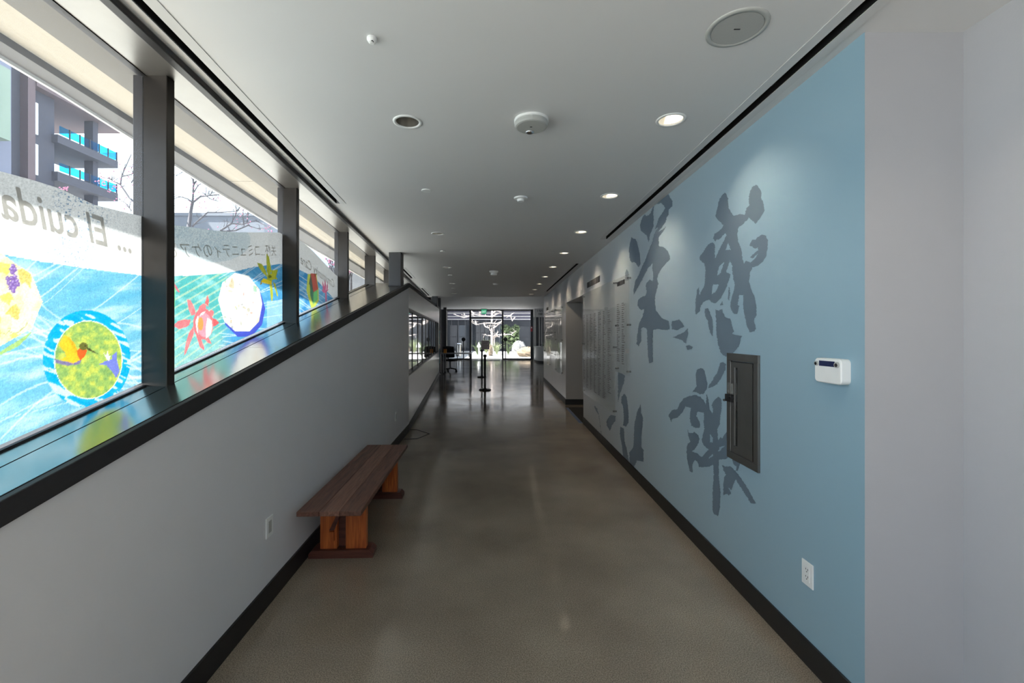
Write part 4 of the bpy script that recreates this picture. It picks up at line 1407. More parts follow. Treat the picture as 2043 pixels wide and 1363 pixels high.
def disc(name, label, cat, x, y, prof, m, z=CEIL, group=None, extras=None):
    t = thing(name, label, cat, (x, y, z), 0, group)
    q = MB()
    q.lathe(prof + [(0.0005, prof[-1][1])], n=32)
    q.build('body', m, t, smooth=False)
    if extras: extras(t)
    return t
def strobe_parts(t):
    MB().blob((-0.005, 0.052, -0.042), (0.026, 0.020, 0.012), 14, 8).build('strobe_lens', 'chrome', t, smooth=True)
    MB().box(-0.008, 0.004, -0.012, -0.004, -0.0425, -0.040).build('indicator', 'blackplastic', t)
    MB().lathe([(0.0955, 0.0), (0.0955, -0.012), (0.090, -0.013)], n=40).build('base_ring', 'plastic', t, smooth=True)
disc('speaker_strobe', 'large round white strobe unit on the ceiling centre', 'alarm', 0.177, 2.465, [(0.092, -0.013), (0.094, -0.028), (0.088, -0.038), (0.080, -0.041)], 'plastic_grey', extras=strobe_parts)
disc('smoke_detector', 'small round white smoke detector behind the strobe unit', 'smoke detector', 0.186, 3.87, [(0.060, 0.0), (0.058, -0.012), (0.034, -0.016), (0.030, -0.034), (0.024, -0.036)], 'plastic')
disc('smoke_detector', 'white smoke detector with drum body further down the ceiling', 'smoke detector', -0.11, 8.42, [(0.085, 0.0), (0.085, -0.02), (0.060, -0.04), (0.06, -0.075), (0.05, -0.08)], 'plastic')
disc('smoke_detector', 'smallest white detector past the drum-bodied detector', 'smoke detector', -0.10, 10.55, [(0.06, 0.0), (0.06, -0.015), (0.04, -0.03)], 'plastic')
disc('motion_sensor', 'tiny white dome sensor on the ceiling nearest the windows', 'sensor', -0.515, 1.78, [(0.020, 0.0), (0.020, -0.008), (0.014, -0.018), (0.008, -0.022)], 'plastic', extras=lambda t: MB().cyl((0.004, -0.01, -0.020), (0.003, -0.006, -0.012), 0.005, 10).build('lens', 'blackplastic', t))
for i, (x, y) in enumerate([(-0.61, 3.67), (-0.82, 6.38), (-1.01, 9.0), (-1.23, 11.6)]):
    disc('sprinkler_cover', '%s flat white sprinkler cover counted from the tiny dome sensor' % ORD[i], 'sprinkler', x, y, [(0.040, 0.0), (0.042, -0.006), (0.038, -0.009)], 'plastic', group='sprinkler covers')
def spk(t):
    MB().lathe([(0.113, 0.0), (0.112, -0.004), (0.094, -0.006), (0.0935, -0.002)], n=40).build('rim', 'plastic_grey', t, smooth=True)
    MB().box(-0.012, 0.012, -0.003, 0.002, -0.0065, -0.004).build('badge', 'darkmetal', t)
M['speaker_grille'] = mat('speaker_grille', (0.40, 0.41, 0.40, 1), 0.7, noise=0.1, nscale=400)
disc('ceiling_speaker', 'large round flush grey ceiling speaker beside the slot diffuser', 'speaker', 0.926, 1.721, [(0.0925, -0.001), (0.0925, -0.005)], 'speaker_grille', extras=spk)

# ------------------------------------------------------------------ doorway floor mat, tape, cable
mt = thing('floor_mat', 'black floor mat inside the doorway opening', 'mat', (2.0, 8.5, 0))
MB().box(-0.56, 0.60, -0.80, 0.72, 0, 0.008).build('mat_body', 'rubber_mat', mt, bevel=0.003)
tag(box('floor_tape', 1.375, 1.435, 7.62, 9.2, 0.0, 0.0015, 'tape'), 'strip of blue tape along the doorway threshold', 'tape')
cp = [at(816.6, 858, 1.55 * F / (858 - CY)), at(832, 858, 1.55 * F / (858 - CY)), at(857, 866, 1.55 * F / (866 - CY)), at(832, 876, 1.55 * F / (876 - CY)), at(806, 877, 1.55 * F / (877 - CY))]
tag(MB().tube([(p[0], p[1], 0.004) for p in cp], 0.004, 6).build('floor_cable', 'blackplastic'), 'thin dark cable looped on the floor where the walls meet', 'cable')
tag(box('door_mat', -1.48, 0.02, 24.9, 25.6, 0.0, 0.01, 'rubber_mat', bevel=0.003), 'dark mat lying inside the glass entrance doors', 'mat')

# ------------------------------------------------------------------ stanchions, table, chair
def stanchion(x, y, label):
    t = thing('stanchion', label, 'stanchion', (x, y, 0), 0, 'queue stanchions')
    MB().lathe([(0.0005, 0.0), (0.165, 0.0), (0.168, 0.012), (0.150, 0.030), (0.06, 0.042), (0.035, 0.055), (0.0005, 0.055)], n=28).build('base', 'blackplastic', t, smooth=False)
    MB().cyl((0, 0, 0.05), (0, 0, 0.90), 0.031, 18).build('post', 'blackplastic', t, smooth=False)
    q = MB()
    q.lathe([(0.031, 0.90), (0.040, 0.905), (0.040, 0.965), (0.030, 0.975), (0.0005, 0.975)], n=20)
    for k in range(4):
        a = k * math.pi / 2
        q.box(0.038 * math.cos(a) - 0.012, 0.038 * math.cos(a) + 0.012, 0.038 * math.sin(a) - 0.012, 0.038 * math.sin(a) + 0.012, 0.915, 0.958)
    q.build('belt_head', 'blackplastic', t)
    return t
stanchion(-0.402, 12.07, 'black belt stanchion post with nothing on top')
st2 = stanchion(-0.626, 15.6, 'black belt stanchion carrying a sign frame')
sg = MB().box(-0.025, 0.265, -0.008, 0.008, 0.985, 1.16 + 0.14)
s_ = sg.build('sign_frame', 'signpaper', st2, bevel=0.006)
for k in range(6):
    MB().box(0.015, 0.225 - (k % 3) * 0.02, -0.0095, -0.007, 1.25 - k * 0.04, 1.262 - k * 0.04).build('sign_line', 'ink_soft', s_)

def table():
    x0, x1, y0, y1, zt = -2.36, -1.085, 16.8, 17.45, 0.795
    t = thing('folding_table', 'grey laminate table with black castor legs at the end of the corridor wall', 'table', ((x0 + x1) / 2, (y0 + y1) / 2, 0))
    a, b, c, d = x0 - (x0 + x1) / 2, x1 - (x0 + x1) / 2, y0 - (y0 + y1) / 2, y1 - (y0 + y1) / 2
    MB().box(a, b, c, d, zt - 0.028, zt).build('tabletop', 'laminate', t, bevel=0.004)
    for lx in (a + 0.22, b - 0.03):
        for ly in (c + 0.05, d - 0.05):
            MB().box(lx - 0.016, lx + 0.016, ly - 0.016, ly + 0.016, 0.05, zt - 0.028).build('leg', 'blackplastic' if lx > 0 else 'laminate', t)
            MB().cyl((lx - 0.014, ly, 0.026), (lx + 0.014, ly, 0.026), 0.026, 14).build('castor', 'blackplastic', t)
    MB().box(b - 0.10, b - 0.07, c + 0.02, c + 0.05, zt - 0.14, zt - 0.028).build('lever', 'blackplastic', t)
    return t
table()
jb = thing('orange_box', 'small orange box standing on the grey table', 'box', (-2.105, 17.05, 0.795))
MB().box(-0.055, 0.055, -0.04, 0.04, 0, 0.135).build('carton', 'orange', jb, bevel=0.004)
MB().box(-0.057, 0.057, -0.042, 0.042, 0.135, 0.160).build('lid', 'wood_leg', jb)

def office_chair(x, y, rz):
    t = thing('office_chair', 'black mesh-back swivel office chair behind the grey table', 'chair', (x, y, 0), rz)
    for k in range(5):
        a = math.pi / 2 + k * 2 * math.pi / 5
        q = MB()
        q.tube([(0.03 * math.cos(a), 0.03 * math.sin(a), 0.115), (0.30 * math.cos(a), 0.30 * math.sin(a), 0.075)], [0.028, 0.018], 8)
        leg = q.build('base_arm', 'blackplastic', t)
        ca, sa = math.cos(a), math.sin(a)
        MB().cyl((0.30 * ca - 0.02 * sa, 0.30 * sa + 0.02 * ca, 0.03), (0.30 * ca + 0.02 * sa, 0.30 * sa - 0.02 * ca, 0.03), 0.03, 14).build('castor', 'blackplastic', leg)
    MB().cyl((0, 0, 0.10), (0, 0, 0.42), 0.032, 14).build('gas_lift', 'blackplastic', t)
    q = MB()
    rounded = [(-0.25, -0.24), (0.25, -0.24), (0.27, 0.20), (0.20, 0.26), (-0.20, 0.26), (-0.27, 0.20)]
    n = len(rounded)
    v = [(a, b, 0.42) for a, b in rounded] + [(a * 1.03, b * 1.03, 0.47) for a, b in rounded] + [(a * 0.92, b * 0.92, 0.50) for a, b in rounded]
    f = [tuple(range(n))[::-1], tuple(range(2 * n, 3 * n))] + [(j * n + i, j * n + (i + 1) % n, (j + 1) * n + (i + 1) % n, (j + 1) * n + i) for j in range(2) for i in range(n)]
    q.add(v, f)
    q.build('seat', 'fabric', t, bevel=0.015)
    q = MB()
    q.tube([(-0.23, 0.27, 0.60), (-0.235, 0.30, 0.80), (-0.22, 0.31, 1.00), (0, 0.33, 1.02), (0.22, 0.31, 1.00), (0.235, 0.30, 0.80), (0.23, 0.27, 0.60), (0, 0.30, 0.585), (-0.23, 0.27, 0.60)], 0.024, 8, cap=False)
    fr = q.build('back_frame', 'blackplastic', t)
    q = MB()
    q.add([(-0.22, 0.275, 0.61), (0.22, 0.275, 0.61), (0.225, 0.30, 0.80), (-0.225, 0.30, 0.80), (0.21, 0.31, 0.99), (-0.21, 0.31, 0.99)], [(0, 1, 2, 3), (3, 2, 4, 5)])
    mesh = q.build('back_mesh', 'fabric', fr)
    sm = mesh.modifiers.new('solid', 'SOLIDIFY')
    sm.thickness = 0.006
    MB().tube([(0, 0.10, 0.42), (0, 0.30, 0.46), (0, 0.33, 0.62)], 0.022, 8).build('back_spine', 'blackplastic', t)
    for s in (-1, 1):
        MB().tube([(s * 0.27, 0.05, 0.44), (s * 0.31, 0.05, 0.50), (s * 0.31, 0.05, 0.64), (s * 0.31, -0.12, 0.66), (s * 0.31, 0.16, 0.66)], 0.018, 8).build('armrest', 'blackplastic', t)
    return t
office_chair(-2.03, 18.15, math.radians(172))

bn = thing('display_board', 'narrow teal display board leaning at the end of the white wall', 'board', (-2.30, 16.72, 0), math.radians(0))
MB().box(-0.05, 0.04, -0.012, 0.012, 0.42, 1.66).build('board', 'teal', bn)
MB().box(-0.05, 0.04, -0.014, -0.012, 0.98, 1.14).build('printed_band', 'signpaper', bn)
MB().box(-0.045, -0.02, -0.01, 0.01, 0, 0.42).build('stand', 'laminate', bn)
MB().box(-0.12, 0.06, -0.02, 0.08, 0, 0.012).build('foot', 'laminate', bn)

# ------------------------------------------------------------------ entrance glazing at the far end
XL, XRR = at(891, 0, YE)[0], at(1061, 0, YE)[0]
xs = [XL, at(938.4, 0, YE)[0], at(1002.8, 0, YE)[0], XRR]
ZT = 2.967
gw = struct(bpy.data.objects.new('window_6', None), 'entrance glazing with slim black frames')
COL.objects.link(gw)
q = MB()
q.box(XL - 0.1, XRR, YE - 0.05, YE + 0.05, ZT - 0.075, ZT)
q.build('head_frame', 'darkmetal', gw)
for a, b in ((xs[0], xs[1]), (xs[2], xs[3])):
    MB().box(a, b, YE - 0.05, YE + 0.05, 0, 0.085).build('sill_frame', 'darkmetal', gw)
for i, x in enumerate(xs):
    w = 0.075 if i == 3 else 0.05
    MB().box(x - w, x + w, YE - 0.06, YE + 0.06, 0, ZT).build('post', 'darkmetal', gw)
for a, b in ((xs[0], xs[1]), (xs[2], xs[3])):
    MB().box(a + 0.05, b - 0.05, YE - 0.006, YE + 0.006, 0.085, ZT - 0.075).build('pane', 'doorglass', gw)
MB().box(xs[1], xs[2], YE - 0.006, YE + 0.006, 2.49, ZT - 0.075).build('pane', 'doorglass', gw)
MB().box(xs[1], xs[2], YE - 0.05, YE + 0.05, 2.42, 2.50).build('transom', 'darkmetal', gw)
for n_, (a, b) in enumerate(((xs[1] + 0.05, (xs[1] + xs[2]) / 2), ((xs[1] + xs[2]) / 2, xs[2] - 0.05))):
    d = struct(bpy.data.objects.new('door_%d' % (n_ + 1), None), 'frameless glass entrance door leaf')
    COL.objects.link(d)
    MB().box(a + 0.004, b - 0.004, YE - 0.006, YE + 0.006, 0.06, 2.415).build('pane', 'doorglass', d)
    MB().box(a + 0.004, b - 0.004, YE - 0.02, YE + 0.02, 0.008, 0.06).build('bottom_rail', 'chrome', d)
    hx = b - 0.05 if n_ == 0 else a + 0.05
    MB().tube([(hx, YE - 0.05, 0.75), (hx, YE - 0.05, 1.45)], 0.012, 10).build('pull_handle', 'chrome', d)
# left return of the glazing and header above low ceiling junction
wr = MB()
wr.box(xs[3] + 0.075, 6.0, YE - 0.1, YE + 0.05, 0, ZT)
wall_far = struct(wr.build('wall_far', 'white'))
struct(box('wall_far', -4.1, XL - 0.1, YE - 0.05, YE + 0.05, 0, ZT, 'court_mid'))

def round_stand(px, label):
    x = (px - CX) * 25.2 / F
    t = thing('round_sign_stand', label, 'sign stand', (x, 25.2, 0), 0, 'round sign stands')
    MB().lathe([(0.0005, 0), (0.15, 0), (0.15, 0.015), (0.03, 0.03), (0.0005, 0.03)], n=24).build('base', 'darkmetal', t)
    MB().cyl((0, 0, 0.02), (0, 0, 1.10), 0.028, 12).build('pole', 'darkmetal', t)
    MB().cyl((0, -0.02, 1.21), (0, 0.02, 1.21), 0.115, 28).build('round_sign', 'blackplastic', t)
    return t
round_stand(924.8, 'black round-headed sign stand by the entrance pane beside the desk chair')
round_stand(1008.6, 'black round-headed sign stand by the entrance pane beside the doors')

ex = thing('exit_sign', 'green EXIT sign hanging above the entrance doors', 'sign', (at(965.5, 0, 25.4)[0], 25.4, 2.967))
q = MB()
v = [(-0.165, 0, -0.02), (0.165, 0, -0.02), (0.125, 0, -0.29), (-0.125, 0, -0.29)]
v += [(a, 0.015, c) for a, b, c in v]
q.add(v, [(0, 1, 2, 3), (7, 6, 5, 4), (0, 4, 5, 1), (1, 5, 6, 2), (2, 6, 7, 3), (3, 7, 4, 0)])
q.build('panel', 'exit', ex)
MB().box(-0.18, 0.18, -0.03, 0.045, -0.03, 0.0).build('housing', 'plastic_grey', ex)
mexit, co = text_mesh('EXIT', 0, 0.01)
w, h = co[:, 0].max(), co[:, 1].max()
for i, vv in enumerate(mexit.vertices):
    vv.co = (-0.11 + co[i, 0] / w * 0.22, -0.003, -0.225 + co[i, 1] / h * 0.12)
mexit.materials.clear()
mexit.materials.append(M['exitletter'])
oe = bpy.data.objects.new('lettering', mexit)
COL.objects.link(oe)
oe.parent = ex
fp = thing('fire_alarm', 'red fire alarm unit on the entrance frame post', 'alarm', (1.87, YE - 0.06, 1.66))
MB().box(-0.045, 0.055, -0.05, 0, 0, 0.30).build('housing', 'red', fp, bevel=0.008)
MB().box(-0.025, 0.035, -0.058, -0.05, 0.20, 0.27).build('lens', 'plastic', fp)

# reception: lettered header, striped glazing, curved counter
hdr = struct(box('wall_far', 1.99, 6.0, 25.3, 25.9, 2.50, ZT, 'court_white'))
rr = random.Random(77)
for row, z in ((0, 2.79), (1, 2.60)):
    q = MB()
    x = 2.16 + row * 0.07
    for k in range(11 - row):
        w = rr.choice([0.03, 0.045, 0.038])
        q.box(x, x + w * 0.4, 25.294, 25.3, z, z + 0.12)
        q.box(x, x + w, 25.294, 25.3, z + rr.choice([0.0, 0.05, 0.1]), z + rr.choice([0.02, 0.07]) + 0.05)
        x += w + (0.018 if rr.random() > .25 else 0.06)
    o = q.build('lettering', 'ink_soft', hdr)
    o['kind'] = 'stuff'
for k, (a, b, m) in enumerate([(2.02, 2.12, 'court_white'), (2.14, 2.26, 'court_mid'), (2.28, 2.36, 'court_white'), (2.38, 2.42, 'darkmetal'), (2.43, 2.50, 'court_white'), (2.52, 2.58, 'darkmetal'), (2.6, 3.4, 'bld_sky')]):
    MB().box(a, b, 25.75, 25.86, 0, 2.50).build('upright_panel', m, wall_far)
dk = thing('reception_counter', 'white curved reception counter by the entrance wall', 'counter', (3.6, 24.1, 0))
MB().lathe([(1.62, 0.0), (1.62, 0.10)], n=40, a0=math.radians(150), a1=math.radians(275)).build('plinth', 'black', dk)
MB().lathe([(1.68, 0.10), (1.70, 0.12), (1.70, 0.80), (1.66, 0.80)], n=40, a0=math.radians(150), a1=math.radians(275)).build('front_panel', 'plastic', dk, smooth=False)
MB().lathe([(1.2, 0.80), (1.73, 0.80), (1.73, 0.845), (1.2, 0.845), (1.2, 0.80)], n=40, a0=math.radians(150), a1=math.radians(275)).build('countertop', 'plastic', dk)
def on_counter(a, r=1.5): return (3.6 + r * math.cos(math.radians(a)), 24.1 + r * math.sin(math.radians(a)), 0.845)
for a, m, lab in ((206, 'ink', 'dark leaflet holder on the reception counter'), (222, 'red', 'red-brown leaflet holder on the reception counter')):
    t = thing('leaflet_holder', lab, 'leaflet holder', on_counter(a))
    q = MB()
    q.box(-0.07, 0.07, -0.05, 0.05, 0, 0.02)
    q.build('base', 'plastic_grey', t)
    for k in range(3):
        MB().box(-0.065 + k * 0.045, -0.03 + k * 0.045, -0.03, 0.03, 0.02, 0.15 + 0.05 * (k % 2)).build('leaflet', m if k != 1 else 'plastic', t)
t = thing('potted_plant', 'small pointed green plant on the reception counter', 'plant', on_counter(214, 1.45))
MB().lathe([(0.05, 0), (0.07, 0.10), (0.0005, 0.10)], n=16).build('pot', 'plastic_grey', t)
MB().lathe([(0.12, 0.10), (0.08, 0.22), (0.05, 0.33), (0.0005, 0.45)], n=9).build('foliage', 'leaf', t)

# rear glazed front of the lobby (behind the camera)
rw_ = struct(bpy.data.objects.new('window_5_rear', None))
rw_.name = 'window_30'
COL.objects.link(rw_)
struct(box('wall_rear', 0.38, 6.0, YB, YB + 0.12, 0, CEIL, 'white'))
for k in range(2):
    x = -1.0 + k * 1.38
    MB().box(x - 0.03, x + 0.03, YB, YB + 0.1, 0, CEIL).build('post', 'darkmetal', rw_)
    if k < 1: MB().box(x + 0.03, x + 1.35, YB + 0.04, YB + 0.05, 0.05, CEIL - 0.05).build('pane', 'doorglass', rw_)
for k in range(3):  # unseen side panes added to bring light onto the left parapet
    y = YB + 0.15 + k * 1.35
    MB().box(5.9, 6.0, y - 0.03, y + 0.03, 0, CEIL).build('post', 'darkmetal', rw_)
    if k < 2: MB().box(5.94, 5.95, y + 0.03, y + 1.32, 0.05, CEIL - 0.05).build('pane', 'glass', rw_)
struct(box('wall_right', 2.9, 6.0, -1.3, -1.2, 0, CEIL, 'white'))
struct(box('wall_right', 5.9, 6.0, 14.4, YE, 0, ZT, 'white'))

# ------------------------------------------------------------------ street side seen above the film
struct(box('street', -70, -1.2, -25, 60, -0.6, -0.35, 'ground'))

def apartment():
    # facade parallel to the corridor, about 30 m away; floors about 3 m apart
    D = 32.0
    def fp(px, py):
        y = D * F / (CX - px)
        return y, H - (py - CY) * y / F
    t = thing('apartment_block', 'dark apartment block with mauve frame and blue glass balconies', 'building', (-D, 31, 0))
    o = Vector((-D, 31, 0))
    def bx(name, y0, y1, z0, z1, x0, x1, m, par=None):
        return MB().box(x0 - o.x, x1 - o.x, y0 - o.y, y1 - o.y, z0, z1).build(name, m, par or t)
    yA = 24.0
    y50, _ = fp(50, 0)
    y65, _ = fp(65, 0)
    y118, _ = fp(118, 0)
    y233, _ = fp(233, 0)
    bx('wall', y50 - 0.6, y118, -0.35, 22, -D - 8, -D - 0.35, 'bld_dark')
    bx('fin', y50, y65, -0.35, 22, -D - 0.4, -D + 0.2, 'bld_brown')
    _, zr = fp(245, 262)
    y245, _ = fp(245, 0)
    bx('roof_slab', y65, y245, zr - 0.2, zr + 1.6, -D - 6, -D + 0.3, 'bld_brown')
    for (pa, pb) in ((198, 262), (282, 344)):
        ya, z1 = fp(66, pa)
        yb, _ = fp(83.5, pa)
        _, z0 = fp(66, pb)
        w = bx('window', ya, yb, z0, z1, -D - 0.36, -D - 0.25, 'court_white')
        c = 0.08
        MB().box(-0.26, -0.22, ya + c - o.y, yb - c - o.y, z0 + c, (z0 + z1) / 2 - 0.04).build('window_pane', 'bld_sky', w)
        MB().box(-0.26, -0.22, ya + c - o.y, yb - c - o.y, (z0 + z1) / 2 + 0.04, z1 - c).build('window_pane', 'bld_sky', w)
    for (pt, pb, pg) in ((322, 336, 291), (386, 402, 355)):
        _, z1 = fp(233, pt)
        _, z0 = fp(233, pb)
        _, zg = fp(233, pg + 14)
        b_ = bx('balcony', y118 - 0.2, y233, z0, z1, -D - 4.2, -D + 0.1, 'bld_dark')
        n = 6
        ys = [y118 + (y233 - y118) * k / n for k in range(n + 1)]
        for k in range(n):
            MB().box(-0.02, 0.02, ys[k] + 0.03 - o.y, ys[k + 1] - 0.03 - o.y, z1 + 0.12, zg).build('glass_panel', 'blueglass', b_)
            MB().box(-0.04, 0.04, ys[k + 1] - 0.04 - o.y, ys[k + 1] + 0.02 - o.y, z1, zg + 0.05).build('rail_post', 'darkmetal', b_)
        MB().box(-4.1, 0.0, y233 - 0.06 - o.y, y233 - 0.02 - o.y, z1 + 0.12, zg).build('glass_panel', 'blueglass', b_)
    ya, _ = fp(198, 0)
    yb, _ = fp(208, 0)
    bx('pillar', ya, yb, -0.35, zr, -D - 1.2, -D - 0.5, 'bld_dark')
    bx('wall', y118, y118 + 1.2, -0.35, zr, -D - 8, -D - 2.0, 'bld_dark')
    return t
apartment()
lv = thing('lavender_block', 'lavender rendered block left of the dark apartment block', 'building', (-31, 25, 0))
MB().box(-9, 0, -14, 3.0, -0.35, 26).build('wall', 'bld_lav', lv)
MB().box(-0.5, 1.4, -6, 1.7, 13.2, 17.5).build('bay', 'bld_green', lv)
MB().box(1.4, 1.5, -1.0, 1.0, 14.2, 16.6).build('bay_window', 'bld_glass', lv)

def far_block(px0, px1, pyt, dist, depth, m, label, roofline=True, band=None):
    x0, x1 = (px0 - CX) * dist / F, (px1 - CX) * dist / F
    zt = H - (pyt - CY) * dist / F
    t = thing('far_building', label, 'building', ((x0 + x1) / 2, dist, 0))
    hw = (x1 - x0) / 2
    MB().box(-hw, hw, 0, depth, -0.35, zt).build('wall', m, t)
    MB().box(-hw - 0.1, hw + 0.1, -0.1, depth, zt, zt + 0.25).build('parapet', m, t)
    if band:
        n = 5
        for k in range(n):
            a = -hw + 2 * hw * (k + .15) / n
            MB().box(a, a + 2 * hw * .6 / n, -0.06, 0, zt * 0.55, zt * 0.8).build('window', 'bld_glass', t)
    return t
far_block(300, 527, 431, 38, 10, 'bld_grey', 'long blue-grey building beyond the blossom tree', True, True)
far_block(530, 558, 424, 50, 8, 'court_white', 'narrow white building with a dark pole beside the blue-grey building', True, True)
far_block(592, 616, 452, 40, 8, 'bld_sky', 'pale ribbed building behind the curved film edge', True, True)
far_block(616, 634, 440, 46, 8, 'bld_grey', 'grey-blue slab beside the pale ribbed building', True, True)

def street_tree():
    Y0 = 10.2
    base = at(372, 0, Y0)
    t = thing('blossom_tree', 'bare street tree with sparse pink blossom outside the windows', 'tree', (base[0], Y0, -0.35))
    o = Vector((base[0], Y0, -0.35))
    rr = random.Random(21)
    def P(px, py, dy=0.0):
        p = at(px, py, Y0 + dy)
        return Vector(p) - o
    MB().tube([(0.05, 0, 0), (0.02, 0, 1.6), P(374, 470), P(381, 420), P(384, 405)], [0.11, 0.09, 0.05, 0.034, 0.03], 10).build('trunk', 'bark', t, smooth=True)
    q = MB()
    br = [[(384, 410), (386, 370), (385, 345), (392, 325), (380, 305)], [(384, 405), (400, 392), (420, 390), (455, 386), (475, 375)],
          [(384, 405), (375, 397), (358, 392), (345, 398), (338, 390)], [(386, 385), (395, 370), (410, 362), (425, 350)], [(386, 362), (378, 348), (365, 343), (350, 352)],
          [(383, 452), (398, 438), (414, 424), (440, 424), (474, 421)], [(474, 421), (482, 408), (496, 412)], [(440, 460), (462, 446), (485, 447), (510, 440), (540, 455)],
          [(430, 463), (470, 460), (495, 450), (520, 458)], [(487, 450), (484, 430), (486, 415)], [(493, 446), (495, 420), (492, 400)], [(462, 446), (472, 425), (470, 405)],
          [(345, 398), (340, 410), (338, 425)], [(277, 410), (258, 395), (240, 368), (243, 350), (252, 330), (262, 308)], [(243, 352), (262, 348), (277, 340)], [(240, 368), (226, 362), (214, 352)],
          [(262, 420), (250, 405), (238, 398)], [(262, 365), (270, 352), (278, 330)], [(386, 370), (398, 352), (403, 335), (415, 322)], [(410, 390), (422, 398), (436, 402)], [(420, 389), (428, 372), (440, 362)]]
    for k, b in enumerate(br):
        dy = rr.uniform(-0.5, 0.5)
        n = len(b)
        pts = [P(x, y, dy * j / max(1, n - 1)) for j, (x, y) in enumerate(b)]
        r0 = 0.022 if k in (0, 1, 5, 7, 8, 13) else 0.014
        q.tube(pts, [r0 * (1 - 0.6 * j / (n - 1)) for j in range(n)], 6)
        for s in range(9):                       # twigs
            j = rr.randrange(n - 1)
            a = pts[j].lerp(pts[j + 1], rr.random())
            d = Vector((rr.uniform(-1, 1), rr.uniform(-.6, .6), rr.uniform(-.25, 1))).normalized()
            L = rr.uniform(0.10, 0.34)
            m = a + d * L * .5 + Vector((rr.uniform(-.04, .04), 0, rr.uniform(-.02, .05)))
            e = a + d * L
            q.tube([a, m, e], [0.007, 0.005, 0.003], 4)
    q.build('branches', 'bark', t)
    q = MB()
    for k in range(150):
        b = rr.choice(br)
        x, y = rr.choice(b)
        c = P(x + rr.uniform(-16, 16), y + rr.uniform(-12, 12), rr.uniform(-.5, .5))
        q.blob(c, (rr.uniform(.008, .018),) * 3, 5, 3, 0.5, k)
    for (x, y) in ((213, 363), (206, 367), (195, 362), (204, 356), (128, 377), (124, 378), (132, 375), (228, 372), (220, 380), (530, 455), (541, 448), (548, 440), (537, 460)):
        for k in range(5):
            q.blob(P(x + rr.uniform(-6, 6), y + rr.uniform(-4, 4), rr.uniform(-.3, .3)), (.018, .018, .015), 5, 3, .5, k)
    o2 = q.build('blossoms', 'blossom', t)
    o2['kind'] = 'stuff'
street_tree()
def flower_stalk(px, py0, py1, Y0, label):
    b = at(px, py1, Y0)
    t = thing('flowering_shrub', label, 'shrub', (b[0], Y0, -0.35))
    rr = random.Random(int(px))
    ht = b[2] + 0.35
    tp = at(px, py0, Y0)[2] + 0.35
    q = MB()
    for k in range(7):
        q.tube([(rr.uniform(-.05, .05), rr.uniform(-.05, .05), 0), (rr.uniform(-.06, .06), 0, ht), (rr.uniform(-.12, .12), rr.uniform(-.1, .1), tp - 0.05)], [0.02, 0.012, 0.005], 5)
    q.build('stems', 'bark', t)
    q = MB()
    for k in range(30):
        q.blob((rr.gauss(0, .06), rr.gauss(0, .06), tp - 0.08 + rr.gauss(0, .06)), (.028, .028, .022), 5, 3, .5, k)
    q.build('blossoms', 'blossom', t)['kind'] = 'stuff'
flower_stalk(697, 530, 560, 9.6, 'pink flowering shrub outside the clear pane beyond the film')
flower_stalk(665, 512, 545, 9.2, 'pink flowering shrub peeking over the curved film edge')

# ------------------------------------------------------------------ courtyard beyond the entrance
struct(box('courtyard', -20, 20, YE + 0.05, 60, -0.3, -0.03, 'gravel'))
struct(box('courtyard_left_ground', -8, -0.75, YE + 0.06, 38, -0.03, -0.01, 'ground'))  # darker ground sheet across the left side of the courtyard
def court_building():
    t = thing('courtyard_building', 'dark glazed building with lilac fascia and white lines across the courtyard', 'building', (0, 40, 0))
    MB().box(-16, 14, 0, 8, -0.1, 2.75).build('wall', 'court_dark', t)
    MB().box(-16, 14, -0.25, 8, 2.75, 3.55).build('fascia', 'court_lilac', t)
    for z in (2.80, 3.05, 3.36):
        MB().box(-16, 14, -0.32, -0.25, z, z + 0.06).build('white_line', 'court_white', t)
    MB().box(-16, 14, -2.2, 8, 3.75, 4.3).build('eave', 'court_white', t)
    MB().box(-16, 14, -0.1, 8, 3.55, 7.5).build('upper_wall', 'court_mid', t)
    k = 40 / F
    for (a, b, z0, z1, m) in [(950, 958, 0.7, 2.5, 'court_mid'), (959, 966, 0.7, 2.5, 'court_mid'), (967, 976, 0.7, 2.5, 'court_mid'), (940, 948, 0.4, 2.4, 'court_glass'), (915, 935, 0.2, 2.3, 'court_glass'), (898, 912, 0.2, 2.3, 'court_mid'),
                              (1022, 1056, 0.2, 2.2, 'court_glass'), (986, 1002, 0.2, 2.2, 'court_glass')]:
        w = MB().box((a - CX) * k, (b - CX) * k, -0.06, 0, z0, z1).build('window', m, t)
        MB().box((a - CX) * k + 0.04, (b - CX) * k - 0.04, -0.075, -0.06, (z0 + z1) / 2 - 0.02, (z0 + z1) / 2 + 0.02).build('glazing_bar', 'darkmetal', w)
    for j in range(9):
        MB().box(-5 + j * 0.62, -4.94 + j * 0.62, -0.12, -0.06, 0, 2.75).build('cladding_fin', 'court_mid', t)
    return t
court_building()
wing = thing('side_wing', 'grey courtyard wing with a sloping stair band on the desk side', 'building', (-6.2, 32, 0))
MB().box(-1, 1.0, -5.6, 5.4, -0.1, 4.2).build('wall', 'court_mid', wing)
q = MB()
q.add([(1.0, -5, 1.2), (1.0, 5, 2.4), (1.0, 5, 2.6), (1.0, -5, 1.4), (1.08, -5, 1.2), (1.08, 5, 2.4), (1.08, 5, 2.6), (1.08, -5, 1.4)], [(4, 5, 6, 7), (0, 1, 5, 4), (3, 2, 6, 7), (0, 4, 7, 3), (1, 2, 6, 5)])
q.build('stair_band', 'court_dark', wing)
for j in range(6):
    MB().box(1.0, 1.06, -5 + j * 1.8, -4.9 + j * 1.8, 0, 3.6).build('cladding_fin', 'court_white', wing)
wing2 = thing('hedge', 'leafy green hedge standing by the courtyard building', 'hedge', (0.95, 38.5, 0))
q = MB()
